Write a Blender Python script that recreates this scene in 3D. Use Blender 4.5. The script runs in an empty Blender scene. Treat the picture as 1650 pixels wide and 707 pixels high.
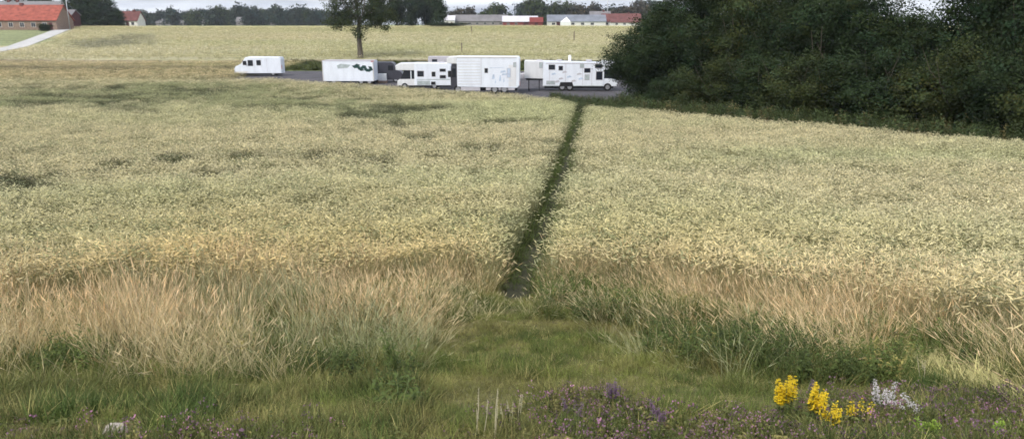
import bpy, math, random
import numpy as np
from math import radians, sin, cos, tan, pi

SC = bpy.context.scene
COL = SC.collection
rng = np.random.default_rng(7)
random.seed(7)

# ------------------------------------------------------------------ camera
TH = radians(14.6); FPX = 1200.0; CZ = 7.0
cam_d = bpy.data.cameras.new("camera"); cam = bpy.data.objects.new("camera", cam_d); COL.objects.link(cam)
cam.location = (0, 0, CZ); cam.rotation_euler = (pi/2 - TH, 0, 0)
cam_d.sensor_width = 36.0; cam_d.lens = 36.0*FPX/1650.0
cam_d.clip_start = 0.1; cam_d.clip_end = 12000
SC.camera = cam
SC.render.resolution_x = 1024; SC.render.resolution_y = 438
SC.cycles.use_denoising = True
SC.cycles.max_bounces = 6; SC.cycles.diffuse_bounces = 2; SC.cycles.transparent_max_bounces = 6
SC.cycles.transmission_bounces = 3; SC.cycles.glossy_bounces = 2
SC.cycles.caustics_reflective = False; SC.cycles.caustics_refractive = False
SC.cycles.filter_width = 1.7
SC.cycles.use_adaptive_sampling = True; SC.cycles.adaptive_threshold = .03
SC.view_settings.view_transform = 'Standard'; SC.view_settings.look = 'None'
SC.view_settings.exposure = 1.02; SC.view_settings.gamma = 1.0

# ------------------------------------------------------------------ sky and sun
SUN_EL = radians(48); SUN_AZ = radians(215)     # compass style, 0 = +Y, clockwise
W = bpy.data.worlds.new("World"); SC.world = W; W.use_nodes = True
nt = W.node_tree; nt.nodes.clear()
N = nt.nodes.new; L = nt.links.new
sky = N('ShaderNodeTexSky'); sky.sky_type = 'NISHITA'; sky.sun_disc = False
sky.sun_elevation = SUN_EL; sky.sun_rotation = SUN_AZ; sky.dust_density = 2.0
tc = N('ShaderNodeTexCoord')
sep = N('ShaderNodeSeparateXYZ'); L(tc.outputs['Generated'], sep.inputs[0])
mp = N('ShaderNodeMapping'); mp.inputs['Scale'].default_value = (1.6, 1.6, 13.0); L(tc.outputs['Generated'], mp.inputs[0])
nz = N('ShaderNodeTexNoise'); nz.inputs['Scale'].default_value = 2.3; nz.inputs['Detail'].default_value = 6; nz.inputs['Roughness'].default_value = .55
L(mp.outputs[0], nz.inputs['Vector'])
cr = N('ShaderNodeValToRGB')                       # cloud brightness: grey bellies, white edges
cr.color_ramp.elements[0].position = .36; cr.color_ramp.elements[0].color = (2.3, 2.6, 3.4, 1)
cr.color_ramp.elements[1].position = .66; cr.color_ramp.elements[1].color = (7.0, 7.3, 7.8, 1)
L(nz.outputs['Fac'], cr.inputs[0])
hz = N('ShaderNodeMapRange'); hz.inputs['From Min'].default_value = .0; hz.inputs['From Max'].default_value = .014
hz.inputs['To Min'].default_value = 1; hz.inputs['To Max'].default_value = 0; L(sep.outputs['Z'], hz.inputs['Value'])
hm = N('ShaderNodeMixRGB'); hm.inputs[2].default_value = (6.4, 6.7, 7.0, 1)   # bright band under the cloud deck
L(hz.outputs[0], hm.inputs[0]); L(cr.outputs[0], hm.inputs[1])
mx = N('ShaderNodeMixRGB'); mx.inputs[0].default_value = .86
L(sky.outputs[0], mx.inputs[1]); L(hm.outputs[0], mx.inputs[2])
bg = N('ShaderNodeBackground'); bg.inputs['Strength'].default_value = .1; L(mx.outputs[0], bg.inputs[0])
wo = N('ShaderNodeOutputWorld'); L(bg.outputs[0], wo.inputs[0])
sd = bpy.data.lights.new("sun", 'SUN'); sd.energy = 1.5; sd.angle = radians(12); sd.color = (1, .95, .87)
sun = bpy.data.objects.new("sun", sd); COL.objects.link(sun)
sun.rotation_euler = (pi/2 - SUN_EL, 0, -SUN_AZ + pi)
sun.rotation_euler = (pi/2 - SUN_EL, 0, pi - SUN_AZ)

# ------------------------------------------------------------------ terrain function and projection
_k = np.array([(-80,5.7),(0,5.5),(2.7,5.2),(5,4.35),(8,3.4),(12,2.65),(16,2.3),(43,.95),(62,.3),(76,.05),(85,0),
     (125,0),(142,.35),(190,3.4),(240,6.0),(400,6.65),(700,6.5),(1500,7.2),(3500,9.0),(9000,10)], float)
_ty = np.arange(-80, 9000, .5); _tz = np.interp(_ty, _k[:,0], _k[:,1])
_cs = np.concatenate([[0], np.cumsum(_tz)])
def _smooth():
    w = np.clip(np.abs(_ty)*.09, .8, 60)/.5
    i = np.arange(len(_ty)); a = np.clip(i-w.astype(int), 0, len(_ty)-1); b = np.clip(i+w.astype(int), 0, len(_ty)-1)+1
    return (_cs[b]-_cs[a])/(b-a)
_tz = _smooth()
def _hash(ix, iy, s):
    v = np.sin(ix*127.1 + iy*311.7 + s*74.7)*43758.5453
    return v - np.floor(v)
def noise(x, y, s=0):
    x = np.asarray(x, float); y = np.asarray(y, float)
    ix = np.floor(x); iy = np.floor(y); fx = x-ix; fy = y-iy
    fx = fx*fx*(3-2*fx); fy = fy*fy*(3-2*fy)
    a = _hash(ix,iy,s); b = _hash(ix+1,iy,s); c = _hash(ix,iy+1,s); d = _hash(ix+1,iy+1,s)
    return (a*(1-fx)+b*fx)*(1-fy)+(c*(1-fx)+d*fx)*fy
def fbm(x, y, s=0, o=3):
    r = 0; a = .5; t = 0
    for i in range(o):
        r = r + a*noise(x*2**i, y*2**i, s+i*3.1); t += a; a *= .5
    return r/t
def hgt(x, y):
    x = np.asarray(x, float); y = np.asarray(y, float)
    z = np.interp(y, _ty, _tz)
    far = np.clip((y-150)/100, 0, 1)
    z = z + far*(noise(x/90., y/120., 5)-.5)*.5
    near = np.clip(1-np.abs(y-25)/45, 0, 1)
    z = z + near*(noise(x/7., y/9., 9)-.5)*.12
    return z
def proj(x, y, z):
    d = y*cos(TH) - (z-CZ)*sin(TH); u = y*sin(TH) + (z-CZ)*cos(TH)
    d = np.maximum(d, .1)
    return 825+FPX*x/d, 353.5-FPX*u/d
def gp(px, py, off=0.0):
    """ground point (x, y, z) seen at a place in the view"""
    a = (px-825)/FPX; b = (353.5-py)/FPX
    dx, dy, dz = a, cos(TH)+b*sin(TH), -sin(TH)+b*cos(TH)
    t = np.concatenate([np.arange(1.5, 60, .02), np.arange(60, 800, .2)])
    zz = CZ+dz*t; hh = hgt(dx*t, dy*t)+off
    i = np.argmax(zz <= hh)
    if zz[i] > hh[i]: i = len(t)-1
    return float(dx*t[i]), float(dy*t[i]), float(hgt(dx*t[i], dy*t[i]))
def at_depth(px, y):
    """x at ground distance y for a column of the view, with the ground height"""
    z = 0.
    for _ in range(3):
        d = y*cos(TH)-(z-CZ)*sin(TH); x = (px-825)/FPX*d; z = float(hgt(x, y))
    return x, y, z

# ------------------------------------------------------------------ materials
def mat(name, c, rough=.8, nscale=None, var=.15, bump=0, bscale=None, c2=None, spec=.3, metal=0, transl=0, attr=False, tint=False, coords='Object', stretch=None):
    m = bpy.data.materials.new(name); m.use_nodes = True; t = m.node_tree; nn = t.nodes; ll = t.links
    b = nn['Principled BSDF']; b.inputs['Roughness'].default_value = rough; b.inputs['Metallic'].default_value = metal
    b.inputs['Specular IOR Level'].default_value = spec
    out = nn['Material Output']
    tcn = nn.new('ShaderNodeTexCoord'); vec = tcn.outputs[coords]
    if stretch:
        mpn = nn.new('ShaderNodeMapping'); mpn.inputs['Scale'].default_value = stretch; ll.new(vec, mpn.inputs[0]); vec = mpn.outputs[0]
    col = None
    if nscale:
        n1 = nn.new('ShaderNodeTexNoise'); n1.inputs['Scale'].default_value = nscale; n1.inputs['Detail'].default_value = 5
        ll.new(vec, n1.inputs['Vector'])
        r = nn.new('ShaderNodeValToRGB'); r.color_ramp.elements[0].position = .3; r.color_ramp.elements[1].position = .7
        ca = c2 or tuple(v*(1-var) for v in c); cb = c if c2 else tuple(min(1, v*(1+var)) for v in c)
        r.color_ramp.elements[0].color = (*ca, 1); r.color_ramp.elements[1].color = (*cb, 1)
        ll.new(n1.outputs['Fac'], r.inputs[0]); col = r.outputs[0]
    else:
        rgb = nn.new('ShaderNodeRGB'); rgb.outputs[0].default_value = (*c, 1); col = rgb.outputs[0]
    def mul(a, bsock, fac=1):
        q = nn.new('ShaderNodeMixRGB'); q.blend_type = 'MULTIPLY'; q.inputs[0].default_value = fac
        ll.new(a, q.inputs[1]); ll.new(bsock, q.inputs[2]); return q.outputs[0]
    if attr:
        a = nn.new('ShaderNodeAttribute'); a.attribute_name = 'bc'; col = mul(col, a.outputs['Color'])
    if tint:
        a = nn.new('ShaderNodeAttribute'); a.attribute_name = 'tint'; a.attribute_type = 'INSTANCER'; col = mul(col, a.outputs['Color'])
    ll.new(col, b.inputs['Base Color'])
    if bump:
        n2 = nn.new('ShaderNodeTexNoise'); n2.inputs['Scale'].default_value = bscale or (nscale or 5)*3; n2.inputs['Detail'].default_value = 6
        ll.new(vec, n2.inputs['Vector'])
        bn = nn.new('ShaderNodeBump'); bn.inputs['Strength'].default_value = bump; bn.inputs['Distance'].default_value = .05
        ll.new(n2.outputs['Fac'], bn.inputs['Height']); ll.new(bn.outputs[0], b.inputs['Normal'])
    if transl:
        tr = nn.new('ShaderNodeBsdfTranslucent'); ll.new(col, tr.inputs[0])
        ms = nn.new('ShaderNodeMixShader'); ms.inputs[0].default_value = transl
        ll.new(b.outputs[0], ms.inputs[1]); ll.new(tr.outputs[0], ms.inputs[2]); ll.new(ms.outputs[0], out.inputs[0])
    return m

# ------------------------------------------------------------------ mesh helpers
def tag(o, label=None, cat=None, group=None, kind=None):
    if label: o['label'] = label
    if cat: o['category'] = cat
    if group: o['group'] = group
    if kind: o['kind'] = kind
    return o
def empty(name, loc, rz=0, **k):
    o = bpy.data.objects.new(name, None); COL.objects.link(o); o.location = loc; o.rotation_euler = (0, 0, rz)
    return tag(o, **k)
def fast_mesh(name, V, Q, mats, mi=None, bc=None):
    V = np.asarray(V, np.float32); Q = np.asarray(Q, np.int32)
    me = bpy.data.meshes.new(name); k = Q.shape[1]
    me.vertices.add(len(V)); me.vertices.foreach_set('co', V.ravel())
    me.loops.add(Q.size); me.loops.foreach_set('vertex_index', Q.ravel())
    me.polygons.add(len(Q)); me.polygons.foreach_set('loop_start', np.arange(len(Q), dtype=np.int32)*k)
    if mi is not None: me.polygons.foreach_set('material_index', np.asarray(mi, np.int32))
    for m in mats: me.materials.append(m)
    if bc is not None:
        a = me.attributes.new('bc', 'FLOAT_VECTOR', 'POINT')
        bc = np.asarray(bc, np.float32)
        if bc.ndim == 1: bc = np.repeat(bc[:, None], 3, 1)
        a.data.foreach_set('vector', bc.ravel())
    me.update(calc_edges=True); me.validate()
    return me
def link(name, me, parent=None):
    o = bpy.data.objects.new(name, me); COL.objects.link(o)
    if parent: o.parent = parent
    return o
def copy_tree(o, parent=None):
    c = o.copy(); COL.objects.link(c); c.parent = parent
    for ch in list(o.children): copy_tree(ch, c)
    return c
class MB:
    def __init__(s): s.v = []; s.f = []
    def add(s, vs, fs):
        n = len(s.v); s.v += [tuple(map(float, q)) for q in vs]; s.f += [tuple(i+n for i in q) for q in fs]; return s
    def box(s, x0, x1, y0, y1, z0, z1, b=0):
        if b <= 0:
            vs = [(x0,y0,z0),(x1,y0,z0),(x1,y1,z0),(x0,y1,z0),(x0,y0,z1),(x1,y0,z1),(x1,y1,z1),(x0,y1,z1)]
            return s.add(vs, [(0,3,2,1),(4,5,6,7),(0,1,5,4),(1,2,6,5),(2,3,7,6),(3,0,4,7)])
        return s.prism([(x0+b,z0),(x1-b,z0),(x1,z0+b),(x1,z1-b),(x1-b,z1),(x0+b,z1),(x0,z1-b),(x0,z0+b)], y0, y1, b)
    def prism(s, prof, y0, y1, b=0):
        """profile in x,z (anticlockwise seen from -y) extruded along y, optionally chamfered at both ends"""
        n = len(prof); cx = sum(p[0] for p in prof)/n; cz = sum(p[1] for p in prof)/n
        def ring(y, k):
            r = []
            for (x, z) in prof:
                d = math.hypot(x-cx, z-cz) or 1
                r.append((x-(x-cx)/d*k, y, z-(z-cz)/d*k))
            return r
        rings = [ring(y0, b), ring(y0+b, 0), ring(y1-b, 0), ring(y1, b)] if b > 0 else [ring(y0, 0), ring(y1, 0)]
        vs = [p for r in rings for p in r]; fs = []
        for k in range(len(rings)-1):
            for i in range(n):
                j = (i+1) % n; fs.append((k*n+i, k*n+j, (k+1)*n+j, (k+1)*n+i))
        fs.append(tuple(range(n-1, -1, -1))); fs.append(tuple((len(rings)-1)*n+i for i in range(n)))
        fs = [tuple(reversed(f)) for f in fs]
        return s.add(vs, fs)
    def cyl(s, c, r, h, axis='z', n=14, r2=None):
        r2 = r if r2 is None else r2; vs = []
        for k, (rr, t) in enumerate(((r, 0), (r2, h))):
            for i in range(n):
                a = 2*pi*i/n; p, q = rr*cos(a), rr*sin(a)
                vs.append((c[0]+p, c[1]+q, c[2]+t) if axis == 'z' else (c[0]+p, c[1]+t, c[2]+q) if axis == 'y' else (c[0]+t, c[1]+p, c[2]+q))
        fs = [(i, (i+1) % n, n+(i+1) % n, n+i) for i in range(n)] + [tuple(range(n-1, -1, -1)), tuple(range(n, 2*n))]
        return s.add(vs, fs)
    def tube(s, pts, rad, n=7):
        pts = [np.array(p, float) for p in pts]; base = len(s.v); vs = []; fs = []
        for i, p in enumerate(pts):
            d = pts[min(i+1, len(pts)-1)]-pts[max(i-1, 0)]; d /= (np.linalg.norm(d) or 1)
            u = np.cross(d, (0.31, .95, .1)); u /= np.linalg.norm(u); w = np.cross(d, u)
            for k in range(n):
                a = 2*pi*k/n; vs.append(p+(u*cos(a)+w*sin(a))*rad[i])
        for i in range(len(pts)-1):
            for k in range(n):
                j = (k+1) % n; fs.append((i*n+k, i*n+j, (i+1)*n+j, (i+1)*n+k))
        fs.append(tuple(range(n))); fs.append(tuple((len(pts)-1)*n+k for k in range(n)))
        return s.add(vs, fs)
    def build(s, name, m, parent=None, smooth=False):
        me = bpy.data.meshes.new(name); me.from_pydata(s.v, [], s.f); me.materials.append(m)
        if smooth: me.polygons.foreach_set('use_smooth', [True]*len(me.polygons))
        me.update(); return link(name, me, parent)

# ------------------------------------------------------------------ land cover curves, authored on the ground of the photograph's view
FRONT = np.array([(-600,585),(0,582),(100,600),(250,592),(400,578),(470,590),(560,606),(640,600),(690,545),(740,510),(800,492),(830,484),(865,498),
                  (950,532),(1100,565),(1250,592),(1350,606),(1420,612),(1480,602),(1560,640),(1700,700),(2300,900)], float)
CROPF = np.array([(-600,508),(0,500),(200,492),(400,482),(600,474),(780,466),(830,470),(900,470),(1100,487),(1300,512),(1500,540),(1650,585),(2300,720)], float)
def cover(x, y):
    px, py = proj(x, y, hgt(x, y)); n = (fbm(x*1.3, y*1.3, 2)-.5)*30+(fbm(x*.45+3, y*.45, 27, 2)-.5)*70*(np.abs(px-830) > 60)
    return px, py, np.interp(px, FRONT[:,0], FRONT[:,1])+n, np.interp(px, CROPF[:,0], CROPF[:,1])+n*.6
# far edge of the crop: points seen on top of the crop
FAR = [gp(px, py, .64) for px, py in [(372,125.5),(452,126.5),(521,132.5),(600,137.5),(636,140),(728,146),(828,152),(900,161),(935,170),(975,174),(1060,179),(1200,191),(1400,208),(1650,229),(1850,246),(2100,268)]]
FARX = np.array([p[0] for p in FAR]); FARY = np.array([p[1] for p in FAR])
_o = np.argsort(FARX); FARX = FARX[_o]; FARY = FARY[_o]
def far_edge(x):
    e = np.interp(x, FARX, FARY)
    return np.where(np.asarray(x) < FARX[0]-1.5, 136.0, e)
PATH = np.array([gp(px, py)[:2] for px, py in [(828,492),(838,462),(856,420),(880,362),(897,310),(912,268),(922,228),(932,196),(938,178),(941,168)]])
def path_dist(x, y):
    d = np.full(np.shape(x), 1e9)
    for a, b in zip(PATH[:-1], PATH[1:]):
        ab = b-a; t = np.clip(((x-a[0])*ab[0]+(y-a[1])*ab[1])/(ab@ab), 0, 1)
        d = np.minimum(d, np.hypot(x-a[0]-t*ab[0], y-a[1]-t*ab[1]))
    return d
def spots(x, y, lst, off=.7):
    """soft mask of elliptical patches given as (column, row, half width, half height)"""
    px, py = proj(x, y, hgt(x, y)+off); m = np.zeros(np.shape(x))
    w = (fbm(x*.7, y*.25, 31, 3)-.5)*2.2; w2 = (fbm(x*2.6, y*1.1, 37, 2)-.5)*1.6
    for cx, cy, rx, ry in lst:
        q = ((px-cx)/rx)**2+((py-cy)/ry)**2
        m = np.maximum(m, np.clip(1.25-q+w*.9+w2*1.3, 0, 1))
    return np.clip(m*2.2-.7, 0, 1)

def patches(px, py, lst):
    m = np.zeros(np.shape(px))
    for cx, cy, rx, ry in lst: m = np.maximum(m, np.clip(1.4-((px-cx)/rx)**2-((py-cy)/ry)**2, 0, 1))
    return m
# ------------------------------------------------------------------ ground sheet
def ground():
    ys = np.concatenate([np.arange(-60, 0, 6), np.arange(0, 20, .25), np.arange(20, 90, 1.), np.arange(90, 270, 1.), np.arange(270, 500, 8), np.arange(500, 1200, 50), np.arange(1200, 9001, 400)])
    us = np.linspace(-1, 1, 181); us = np.sign(us)*np.abs(us)**1.35
    half = np.interp(ys, [-60, 0, 20, 100, 300, 9000], [60, 60, 70, 160, 500, 9000])
    X = us[None, :]*half[:, None]; Y = np.repeat(ys[:, None], len(us), 1); Z = hgt(X, Y)
    V = np.stack([X, Y, Z], -1).reshape(-1, 3); nx = len(us); i = np.arange((len(ys)-1)*nx).reshape(-1, nx)[:, :-1].ravel()
    Q = np.stack([i, i+1, i+nx+1, i+nx], 1)
    x, y = V[:, 0], V[:, 1]
    px, py, fr, cf = cover(x, y)
    soil = np.array([.085, .066, .042]); lawn = np.array([.135, .125, .055]); straw = np.array([.44, .40, .26]); green = np.array([.17, .20, .075])
    C = np.tile(soil, (len(x), 1))
    def put(mask, c):
        nonlocal C
        mask = np.clip(np.asarray(mask, float), 0, 1)[:, None]; C = C*(1-mask)+np.asarray(c)*mask
    put((y < 20)*(py > fr-4)*1.0, lawn)
    put((y < 20)*(py > fr-4)*(fbm(x*.9, y*.9, 8) > .55)*.6, (.20, .16, .085))
    put(patches(px, py, [(185, 694, 60, 15), (60, 700, 60, 14)])*(y < 20)*.9, (.12, .075, .045))
    put((path_dist(x, y) < .3)*.8, (.05, .05, .022))
    e = far_edge(x)
    put((y > e-.2)*1.0, (.14, .17, .07))
    put((py > 146)&(py < 176)&(px > 885)&(px < 1100)&(y > e), (.10, .13, .05))
    # far fields
    q = fbm(x/60., y/9., 12, 4)
    f = (y > 137)*1.0; put(f, straw)
    put(f*np.clip((q-.5)*5, 0, 1)*.55, (.36, .36, .17)); put(f*np.clip((.42-q)*6, 0, 1)*.6, (.46, .36, .22))
    put(((y > 137)&(y < 143+noise(x/20, 0, 2)*3))*.85, (.23, .18, .11))
    put(((y > 120)&(y < 137.5)&(x > -60))*1.0, (.17, .20, .06))
    put(((py > 86)&(py < 91)&(y > 137))*.5, (.27, .24, .13))
    sp = spots(x, y, [(180,68,70,7),(150,74,40,4),(215,60,40,5)], 0); put(f*sp*.75, (.22, .21, .15))
    sp = spots(x, y, [(700,62,120,3),(850,66,60,3),(400,82,90,2.5)], 0); put(f*sp*.4, (.30, .33, .17))
    put(((x < -112)&(px < 70+(75-py)*1.1)&(py < 74)&(py > 47)&(y > 150))*.9, (.22, .25, .12))
    put((y > 245)*1.0, (.30, .31, .17)); put((y > 330)*1.0, (.22, .27, .12))
    me = fast_mesh('ground', V, Q, [MAT['ground']], bc=C)
    me.polygons.foreach_set('use_smooth', [True]*len(me.polygons))
    o = link('ground', me); tag(o, kind='structure')

MAT = {}
def ground_mat():
    m = bpy.data.materials.new('ground'); m.use_nodes = True; t = m.node_tree; nn = t.nodes; ll = t.links
    b = nn['Principled BSDF']; b.inputs['Roughness'].default_value = .95; b.inputs['Specular IOR Level'].default_value = .1
    a = nn.new('ShaderNodeAttribute'); a.attribute_name = 'bc'
    tcn = nn.new('ShaderNodeTexCoord')
    col = a.outputs['Color']
    for sc, st, lo, hi in ((14, (1,1,1), .6, 1.4), (1.1, (1,1,1), .72, 1.25), (.11, (.5,3,1), .8, 1.18), (1.4, (.35,1,1), .86, 1.13)):
        mpn = nn.new('ShaderNodeMapping'); mpn.inputs['Scale'].default_value = st; ll.new(tcn.outputs['Object'], mpn.inputs[0])
        n = nn.new('ShaderNodeTexNoise'); n.inputs['Scale'].default_value = sc; n.inputs['Detail'].default_value = 4; ll.new(mpn.outputs[0], n.inputs['Vector'])
        mr = nn.new('ShaderNodeMapRange'); mr.inputs['From Min'].default_value = .3; mr.inputs['From Max'].default_value = .7
        mr.inputs['To Min'].default_value = lo; mr.inputs['To Max'].default_value = hi; ll.new(n.outputs['Fac'], mr.inputs['Value'])
        q = nn.new('ShaderNodeMixRGB'); q.blend_type = 'MULTIPLY'; q.inputs[0].default_value = 1; ll.new(col, q.inputs[1]); ll.new(mr.outputs[0], q.inputs[2]); col = q.outputs[0]
    ll.new(col, b.inputs['Base Color'])
    n2 = nn.new('ShaderNodeTexNoise'); n2.inputs['Scale'].default_value = 9; n2.inputs['Detail'].default_value = 6; ll.new(tcn.outputs['Object'], n2.inputs['Vector'])
    bn = nn.new('ShaderNodeBump'); bn.inputs['Strength'].default_value = .6; bn.inputs['Distance'].default_value = .06
    ll.new(n2.outputs['Fac'], bn.inputs['Height']); ll.new(bn.outputs[0], b.inputs['Normal'])
    return m
MAT['ground'] = ground_mat()
ground()

def strip_mesh(name, rows, m, kind='structure', lift=.03, nx=12):
    """draped sheet: rows = [(y, x_left, x_right)]"""
    V = []; 
    for (y, a, b) in rows:
        for k in range(nx+1):
            x = a+(b-a)*k/nx; V.append((x, y, float(hgt(x, y))+lift))
    F = [(r*(nx+1)+k, r*(nx+1)+k+1, (r+1)*(nx+1)+k+1, (r+1)*(nx+1)+k) for r in range(len(rows)-1) for k in range(nx)]
    o = link(name, fast_mesh(name, V, F, [m])); return tag(o, kind=kind)
MAT['asphalt'] = mat('asphalt', (.085, .08, .088), .9, .5, .3, .5, 30)
MAT['concrete'] = mat('pale_concrete', (.50, .49, .47), .9, .3, .12, .2, 8)
MAT['trodden'] = mat('trodden_earth', (.045, .045, .022), .95, 3, .35, .6, 20)
# parking area: its near edge runs along the crop
rows = []
for y in np.arange(63, 119.5, 1.0):
    lim = 119
    xs = np.linspace(-34, 27, 245); ok = far_edge(xs)+.8 < y
    if ok.any():
        rows.append((y, float(xs[ok][0]) if y < 92 else -41.0, 28.0 if y > 66 else float(xs[ok][-1]) ))
strip_mesh('parking_lot', rows, MAT['asphalt'], nx=24)
# concrete farm road
rp = [gp(px, py) for px, py in [(-60,92),(-10,83),(28,75.5),(58,64.5),(84,54.5),(103,47.5)]]
V = []; F = []
for i, p in enumerate(rp):
    V += [(p[0]-3.6, p[1], float(hgt(p[0]-3.6, p[1]))+.06), (p[0]+3.6, p[1], float(hgt(p[0]+3.6, p[1]))+.06)]
pts = np.array(V); 
# refine along the way so that it lies on the slope
RV = []; 
for i in range(len(rp)-1):
    for t in np.linspace(0, 1, 14, endpoint=(i == len(rp)-2)):
        x = rp[i][0]*(1-t)+rp[i+1][0]*t; y = rp[i][1]*(1-t)+rp[i+1][1]*t
        for s in (-2.3, 0, 2.3): RV.append((x+s, y, float(hgt(x+s, y))+.07))
RF = [(r*3+k, r*3+k+1, (r+1)*3+k+1, (r+1)*3+k) for r in range(len(RV)//3-1) for k in range(2)]
tag(link('farm_road', fast_mesh('farm_road', RV, RF, [MAT['concrete']])), kind='structure')
# trodden footpath
RV = []
PP = []
for i in range(len(PATH)-1):
    for t in np.linspace(0, 1, 10, endpoint=(i == len(PATH)-2)): PP.append(PATH[i]*(1-t)+PATH[i+1]*t)
for i, p in enumerate(PP):
    d = PP[min(i+1, len(PP)-1)]-PP[max(i-1, 0)]; d = d/np.linalg.norm(d); nrm = np.array([d[1], -d[0]])
    w = .17+.05*float(noise(i*.7, 3.3))
    for s in (-w, 0, w):
        q = p+nrm*s; RV.append((q[0], q[1], float(hgt(q[0], q[1]))+.02-(.015 if s == 0 else 0)))
RF = [(r*3+k, r*3+k+1, (r+1)*3+k+1, (r+1)*3+k) for r in range(len(RV)//3-1) for k in range(2)]
tag(link('footpath', fast_mesh('footpath', RV, RF, [MAT['trodden']])), kind='structure')

# ------------------------------------------------------------------ scattered ground cover (geometry instances inside one object)
class Clump:
    def __init__(s): s.V = []; s.F = []; s.M = []; s.B = []
    def strip(s, pts, wid, side, m, b):
        n = len(s.V)
        for p, w in zip(pts, wid):
            s.V.append(p-side*w*.5); s.V.append(p+side*w*.5); s.B += [b, b]
        for i in range(len(pts)-1):
            k = n+2*i; s.F.append((k, k+1, k+3, k+2)); s.M.append(m)
    def blade(s, r, base, yaw, lean, L_, w, m, b, seg=3, droop=.5):
        d = np.array([cos(yaw), sin(yaw), 0.]); side0 = np.array([-sin(yaw), cos(yaw), 0.])
        a = r.uniform(0, 2*pi); side = np.array([cos(a), sin(a), 0.])
        p = np.array(base, float); pts = [p.copy()]; ang = lean
        for i in range(seg):
            ang += droop/seg; p = p+(d*sin(ang)+np.array([0, 0, cos(ang)]))*L_/seg; pts.append(p.copy())
        s.strip(pts, [w*(1-.8*(i/seg)**1.5) for i in range(seg+1)], side, m, b)
        return pts[-1], ang, d
def crop_clump(seed, n=20, R=.15, H=.8, fat=1.0):
    r = np.random.default_rng(seed); c = Clump()
    for i in range(n):
        a = r.uniform(0, 2*pi); q = R*math.sqrt(r.uniform()); b = r.uniform(.65, 1.2); yaw = r.uniform(-pi, pi); hh = H*r.uniform(.82, 1.06)
        tip, ang, d = c.blade(r, (q*cos(a), q*sin(a), 0), yaw, r.uniform(-.05, .15), hh*.9, .006*fat, 0, b, 3, r.uniform(.1, .35))
        # drooping ear with a fan of awns: two crossed spindles
        be = r.uniform(.6, 1.28); L_ = r.uniform(.045, .07)*(1+.15*(fat-1)); e = tip; ang += r.uniform(.3, 1.7)
        dr = d*sin(ang)+np.array([0, 0, cos(ang)])
        for k in range(2):
            sd = np.cross(dr, (0, 0, 1.)) if k == 0 else np.cross(dr, np.cross(dr, (0, 0, 1.)))
            sd = sd/(np.linalg.norm(sd)+1e-6)
            c.strip([e, e+dr*L_*.35, e+dr*L_*.8, e+dr*L_*1.35], [.005*fat, .015*fat, .013*fat, .003*fat], sd, 1, be)
        for k in range(2):
            yl = r.uniform(0, 2*pi); z = hh*r.uniform(.25, .7)
            c.blade(r, (q*cos(a), q*sin(a), z), yl, r.uniform(.3, .8), r.uniform(.10, .17), .008*fat, 2, r.uniform(.7, 1.2), 2, 1.3)
    return c
def grass_clump(seed, n, R, H, w, mstem=0, head=None, spread=.25, droop=.6, seg=3, hvar=.45):
    r = np.random.default_rng(seed); c = Clump()
    for i in range(n):
        a = r.uniform(0, 2*pi); q = R*math.sqrt(r.uniform()); yaw = a+r.normal()*.7; hh = H*r.uniform(1-hvar, 1.05)
        tip, ang, d = c.blade(r, (q*cos(a), q*sin(a), 0), yaw, r.uniform(0, spread), hh, w, mstem, r.uniform(.65, 1.3), seg, r.uniform(.1, droop))
        if head and r.uniform() < head[0]:
            dr = d*sin(ang)+np.array([0, 0, cos(ang)]); be = r.uniform(.75, 1.25)
            for k in range(3):
                aa = r.uniform(0, 2*pi); sd = np.array([cos(aa), sin(aa), 0])
                c.strip([tip-dr*head[1]*.5, tip, tip+dr*head[1]*.4, tip+dr*head[1]], [head[2]*.3, head[2], head[2]*.8, .001], sd, head[3], be)
    return c
def leafy_clump(seed, n, R, H, leaf, m=0, fl=None):
    """weeds: stems with leaf faces all the way up, optional flower heads"""
    r = np.random.default_rng(seed); c = Clump()
    for i in range(n):
        a = r.uniform(0, 2*pi); q = R*math.sqrt(r.uniform()); hh = H*r.uniform(.5, 1.05); ln = r.uniform(0, .3)
        base = np.array([q*cos(a), q*sin(a), 0]); top = base+np.array([cos(a)*ln*hh, sin(a)*ln*hh, hh])
        aa = r.uniform(0, 6.28); c.strip([base, top], [.006, .003], np.array([cos(aa), sin(aa), 0]), m, .8)
        for k in range(int(5+hh*16)):
            t = r.uniform(.1, 1); p = base*(1-t)+top*t; y = r.uniform(0, 6.28); el = r.uniform(-.2, .9); b = r.uniform(.6, 1.35)
            dv = np.array([cos(y)*cos(el), sin(y)*cos(el), sin(el)]); sd = np.array([-sin(y), cos(y), r.normal()*.4]); sd /= np.linalg.norm(sd); ll_ = leaf*r.uniform(.6, 1.3)*(1.2-.6*t)
            c.strip([p, p+dv*ll_*.5, p+dv*ll_-np.array([0, 0, ll_*.3])], [.25*ll_, .42*ll_, .04*ll_], sd, m, b)
        if fl and r.uniform() < fl[0]:
            for k in range(fl[1]):
                p = top+r.normal(size=3)*fl[2]*np.array([1, 1, .7]); y = r.uniform(0, 6.28)
                sd = np.array([cos(y), sin(y), 0]); up = np.array([-sin(y)*.5, cos(y)*.5, .8])
                c.strip([p-up*fl[3]*.5, p, p+up*fl[3]*.5], [fl[3]*.4, fl[3], fl[3]*.3], sd, fl[4], r.uniform(.6, 1.4))
    return c
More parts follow.
